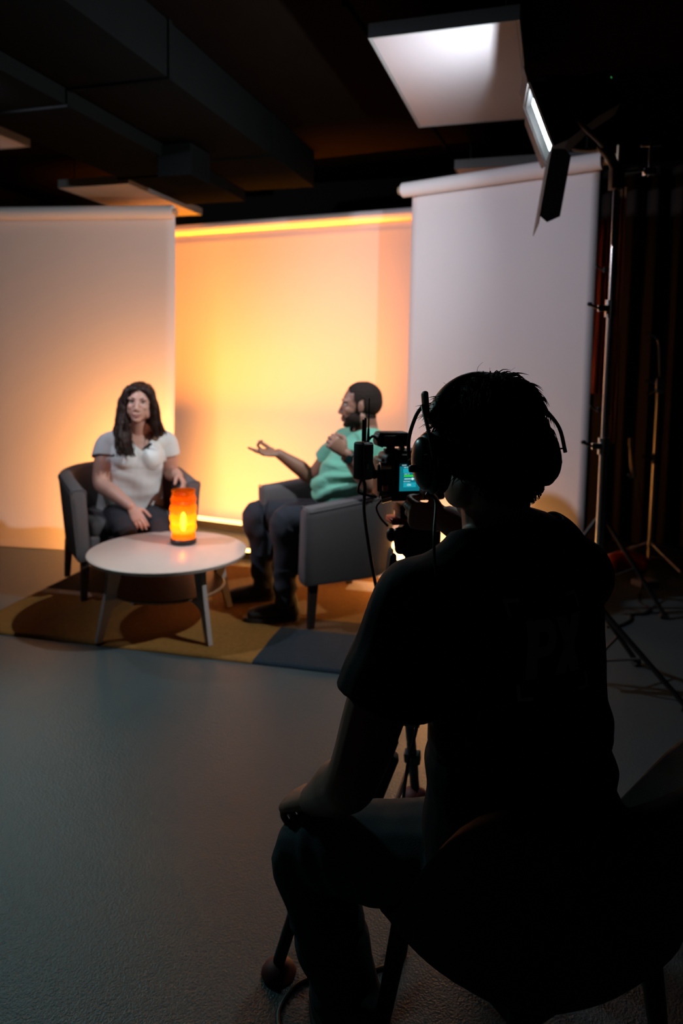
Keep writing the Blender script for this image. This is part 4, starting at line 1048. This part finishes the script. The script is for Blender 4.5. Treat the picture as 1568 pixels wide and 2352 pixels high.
# tripod
tp = V((.155, 1.80, 0)); Kx = lambda px, py, d=1.79: P(px, py, d)
tri = thing('tripod', 'black video tripod with red-tipped feet holding the camera', 'tripod', tp)
bm = NB(); box(bm, Kx(935, 1165), (.060, .07, .022), CQ, bev=.004); box(bm, Kx(928, 1178), (.036, .05, .020), CQ, bev=.003); obj('quick_plate', bm, M_blk, tri)
bm = NB(); box(bm, Kx(942, 1192), (.118, .06, .017), CQ, bev=.005); obj('clamp_plate', bm, M_red, tri)
bm = NB(); cyl(bm, Kx(958, 1242, 1.74), Kx(962, 1242, 1.88), .052, n=28); box(bm, Kx(962, 1232), (.095, .08, .055), CQ, bev=.01); obj('fluid_head', bm, M_cam, tri)
bm = NB(); limb(bm, [Kx(917, 1222, 1.745), Kx(920, 1262, 1.745)], [(.017, .013), (.016, .013)], ref=cr); obj('tilt_lock', bm, mat('brushed_dark', (.08, .06, .05), .3, metal=.8), tri)
bm = NB(); ell(bm, Kx(898, 1228, 1.75), (.013, .014, .018), CQ); cyl(bm, Kx(898, 1228, 1.75), Kx(925, 1232, 1.76), .006, n=10); obj('tension_knob', bm, M_blk, tri)
bm = NB(); cyl(bm, Kx(964, 1268), Kx(966, 1318), .040, .044, n=28); cyl(bm, Kx(960, 1318), Kx(932, 1400), .035, .030, n=24); obj('bowl_base', bm, M_cam, tri)
bm = NB(); limb(bm, [Kx(903, 1278, 1.76), Kx(901, 1308, 1.76)], [.009, .011]); cyl(bm, Kx(903, 1290, 1.76), Kx(945, 1296, 1.78), .005, n=8); obj('pan_lock', bm, M_blk, tri)
bm = NB(); limb(bm, [Kx(985, 1208, 1.73), P(1000, 1212, 1.66), P(962, 1200, 1.655)], [.010, .010, .011], seg=12); obj('pan_handle', bm, M_blk, tri)
crown = Kx(930, 1420); crown = V((tp.x, tp.y, crown.z))
bm = NB(); cyl(bm, crown-UP*.03, crown+UP*.05, .055, .040, n=24); obj('crown', bm, M_blk, tri)
F1 = G(640, 2236); F3 = G(952, 1828); F2 = V((.53, 1.60, 0))
M_redf = mat('red_rubber', (.11, .012, .009), .6)
for F in (F1, F2, F3):
    d = (F-crown); d.z = 0; d.normalize(); n = V((-d.y, d.x, 0)); a = crown + d*.05 - UP*.005; b = F + UP*.03
    ax = (b-a).normalized(); mid = a.lerp(b, .56)
    bm = NB()
    for s in (-1, 1): limb(bm, [a+n*s*.020, mid+n*s*.017], [.013, .012], seg=12)
    lg = obj('leg', bm, M_blk, tri)
    bm = NB(); w_ = frame(ax, n); Qm = Matrix((n, ax.cross(n), ax)).transposed()
    box(bm, mid, (.066, .036, .05), Qm, bev=.006); cyl(bm, mid+n*.03, mid+n*.062, .012, n=12); obj('leg_lock', bm, M_blk, lg)
    bm = NB(); limb(bm, [a.lerp(b, .36), a.lerp(b, .80)], [(.015, .011), (.015, .011)], ref=n, seg=12); limb(bm, [a.lerp(b, .78), b], [(.016, .012), (.015, .012)], ref=n, seg=12); box(bm, a.lerp(b, .80), (.050, .030, .04), Qm, bev=.005); obj('lower_leg', bm, M_blk, lg)
    bm = NB(); lathe(bm, [(0, 0), (.036, 0), (.040, .006), (.034, .016), (.020, .026), (0, .030)], F, n=24); obj('foot', bm, M_redf, lg)
    bm = NB(); cyl(bm, V((tp.x, tp.y, .16)), a.lerp(b, .80), .007, n=8); obj('spreader', bm, M_blk, tri)
bm = NB(); _q = P(873, 1782, 1.70); _M = Matrix.Rotation(.35, 3, 'Y'); box(bm, _q, (.052, .04, .135), _M, bev=.008); box(bm, _q+_M @ V((0, 0, .085)), (.02, .02, .04), _M, bev=.004); obj('battery_pack', bm, M_cam, tri)
# cables
bm = NB(); tube(bm, [tx0-UP*.045, P(838, 1118, 1.70), P(836, 1170, 1.68), P(846, 1250, 1.66), P(858, 1320, 1.65), P(872, 1385, 1.64), P(905, 1500, 1.63), P(954, 1640, 1.62), P(950, 1700, 1.62), P(938, 1745, 1.62), P(926, 1835, 1.62), P(915, 1960, 1.60), P(906, 2080, 1.58), P(899, 2150, 1.57), G(889, 2225, .006), G(880, 2290, .006), G(860, 2340, .006)], .0042, n=6); o = obj('video_cable', bm, M_cable); tag(o, 'long black cable hanging from the transmitter down to the floor', 'cable')
bm = NB(); tube(bm, [CP(-.083, -.002, -.052), P(864, 1165, 1.72), P(874, 1190, 1.73), P(890, 1208, 1.74)], .0028); tube(bm, [CP(-.1, -.005, -.045), P(833, 1135, 1.70), P(822, 1128, 1.70), P(828, 1105, 1.71), tx0+TQ @ V((0, -.005, -.046))], .0032)
o = obj('camera_cable', bm, M_cable); tag(o, 'thin looped cable between the camera and the tripod head', 'cable')
fcable('floor_cable', 'black cable looping on the floor beside the tripod foot at the bottom', [(745, 2240), (700, 2252), (668, 2275), (645, 2310), (638, 2340), (645, 2380), (665, 2420)], .0045, M_cable)
fcable('floor_cable', 'thin cable ring on the floor under the operator\'s thigh', [(925, 2095), (932, 2150), (928, 2195), (905, 2215), (880, 2222), (850, 2228), (830, 2215)], .0045, M_cable)

# ------------------------------------------------------------------ studio lamp on the light stand
LAMPC = P(1236, 288, 2.95); LAMPD = V((-.88, .17, -.36)).normalized()
lf = LAMPD; la, lb = frame(lf, UP); LQ = Matrix((lb, lf, la)).transposed()     # side, forward, up
def LP(a, b, c): return LAMPC + lb*a + lf*b + la*c
lamp = thing('studio_lamp', 'black studio lamp with barn doors on the tall chrome stand', 'studio lamp', LP(0, -.12, -.1))
bm = NB(); M_lamp = mat('lamp_black', (.010, .010, .011), .6, noise_amt=.15, nscale=60)
hs = .135
def sq(y, h, k=1.0): return [LP(sx*h, y, sz*h*k) for sx, sz in ((-1, -1), (1, -1), (1, 1), (-1, 1))]
lo = []
L_ = [[bm.verts.new(p) for p in sq(y, h)] for y, h in ((-.02, hs-.014), (.0, hs-.012), (.0, hs), (-.06, hs), (-.20, .085), (-.30, .07), (-.30, .03))]
for a_, b_ in zip(L_, L_[1:]):
    for i in range(4): bm.faces.new((a_[i], a_[(i+1) % 4], b_[(i+1) % 4], b_[i]))
bm.faces.new(L_[-1])
obj('housing', bm, M_lamp, lamp, smooth=False)
bm = NB(); bm.faces.new([bm.verts.new(p) for p in sq(-.03, hs-.004)]); obj('lens', bm, emis('lens_glow', (.80, .95, 1), 10), lamp, smooth=False)
for k in range(4): 
    bm = NB(); box(bm, LP(0, -.10-.04*k, .09-.007*k), (.09, .012, .02), LQ, bev=.002); obj('cooling_fin', bm, M_chrome if k in (2, 3) else M_blk, lamp)
def door(e0, e1, outd, ang, ln, taper, name='barn_door'):
    """flap hinged on edge e0-e1"""
    t = (e1-e0).normalized(); dd = lf*math.cos(ang) + outd*math.sin(ang)
    nrm = t.cross(dd).normalized()
    b = NB(); ps = [e0, e1, e1+dd*ln+t*taper, e0+dd*ln-t*taper]
    rings(b, [ps, [p+nrm*.0035 for p in ps]]); bmesh.ops.recalc_face_normals(b, faces=b.faces); return obj(name, b, M_lamp, lamp, smooth=False)
c_ = sq(.002, hs)
door(c_[0], c_[1], -la, DOOR_B, .30, .0); door(c_[1], c_[2], lb, DOOR_R, .16, -.03); door(c_[2], c_[3], la, DOOR_T, .06, .01); door(c_[3], c_[0], -lb, DOOR_L, .10, -.02)
_dd = lf*math.cos(DOOR_B) - la*math.sin(DOOR_B); _e = (lf*math.sin(DOOR_B) + la*math.cos(DOOR_B)*1.0)
b_ = NB(); e0_ = c_[0]; prism(b_, [(0, .01), (.0, .27), (.03, .29), (.075, .262), (.075, .03), (.05, .005)], lambda u, v: e0_ + _dd*v - _e*u + lb*.0, lambda u, v: e0_ + _dd*v - _e*u + lb*.006)
obj('barn_door_wing', b_, M_lamp, lamp, smooth=False)
bm = NB(); tube(bm, [LP(-hs-.012, -.10, 0), LP(-hs-.012, -.12, -.10), LP(-.06, -.18, -.17), LP(0, -.20, -.185), LP(.06, -.18, -.17), LP(hs+.012, -.12, -.10), LP(hs+.012, -.10, 0)], .010, n=6); obj('yoke', bm, M_lamp, lamp)
bT = bB + UP*2.2
bm = NB(); limb(bm, [LP(0, -.20, -.185), bT.lerp(LP(0, -.2, -.185), .45), bT-UP*.03], [.022, .020, .018], seg=12); box(bm, bT-UP*.05, (.05, .05, .09), bev=.006); obj('stand_adapter', bm, M_lamp, lamp)
bm = NB(); q = bT-UP*.03; cyl(bm, q, q+V((.13, -.03, .01)), .008, n=10); cyl(bm, q+V((.12, -.03, -.02)), q+V((.12, -.03, .11)), .007, n=10); cyl(bm, q+V((.08, -.03, .10)), q+V((.16, -.03, .105)), .006, n=10); box(bm, q+V((.12, -.03, .0)), (.05, .03, .03), bev=.006); obj('grip_arm', bm, M_chrome, rB)
bm = NB(); ell(bm, LP(-.03, -.31, .05), (.004, .004, .004)); obj('power_led', bm, emis('led_green', (.1, 1, .2), .5), lamp)
# ================================================================== light
w = bpy.data.worlds.new('world'); sc.world = w; w.use_nodes = True
w.node_tree.nodes['Background'].inputs[0].default_value = (.5, .8, 1, 1); w.node_tree.nodes['Background'].inputs[1].default_value = .0015
def spot(name, loc, target, power, col, ang, blend, rad):
    l = bpy.data.lights.new(name, 'SPOT'); l.energy = power; l.color = col; l.spot_size = math.radians(ang); l.spot_blend = blend; l.shadow_soft_size = rad
    o = bpy.data.objects.new(name, l); COL.objects.link(o); o.location = loc
    o.rotation_euler = (V(target)-V(loc)).to_track_quat('-Z', 'Y').to_euler(); return o
spot('lamp_key', LP(-.08, -.02, -.09), LP(-.08, 1, -.09)+la*.40, KEY_R, (.92, .97, 1.0), 176, .9, .02)
spot('lamp_left', V((-2.15, 3.2, 2.62)), V((.6, 4.15, 1.25)), KEY_L, (.86, .86, 1.0), 104, 1.0, .05)
spot('lamp_teal', V((-2.55, 4.45, 2.55)), V((-.35, 1.35, .3)), KEY_T, (.5, .95, 1.0), 56, .6, .10)
def area(name, loc, target, sx, sy, power, col, spread):
    l = bpy.data.lights.new(name, 'AREA'); l.shape = 'RECTANGLE'; l.size = sx; l.size_y = sy; l.energy = power; l.color = col; l.spread = math.radians(spread)
    o = bpy.data.objects.new(name, l); COL.objects.link(o); o.location = loc
    z = (V(loc)-V(target)).normalized(); x = (cdir - z*cdir.dot(z)).normalized(); o.rotation_euler = Matrix((x, z.cross(x), z)).transposed().to_euler(); return o
tm = (t0+t1)/2 + UP*.098 - cn*.02
area('backdrop_wash', tm, tm - cn*.34 + UP*2.6, 3.1, .03, TUBE_C, (1, .255, .001), 32)
area('backdrop_low_wash', tm, tm - cn*.34 + UP*.6, 2.9, .03, TUBE_L, (1, .255, .001), 120)
l = bpy.data.lights.new('rear_fill', 'AREA'); l.shape = 'RECTANGLE'; l.size = .9; l.size_y = .8; l.spread = math.radians(42); l.energy = FILL; l.color = (.95, .85, .9)  # added dim fill from behind the camera, lifts the shirt print; no doorway there
o = bpy.data.objects.new('rear_fill', l); COL.objects.link(o); o.location = RM(.1, -2.5, 1.95); o.rotation_euler = (PI/2, 0, PI+ROOMZ)
sc.view_settings.view_transform = 'Standard'; sc.view_settings.look = 'None'; sc.view_settings.gamma = 1; sc.view_settings.exposure = 0
sc.view_settings.use_curve_mapping = False
sc.cycles.use_denoising = True; sc.cycles.sample_clamp_indirect = 4; sc.cycles.max_bounces = 8
sc.cycles.caustics_reflective = False; sc.cycles.caustics_refractive = False
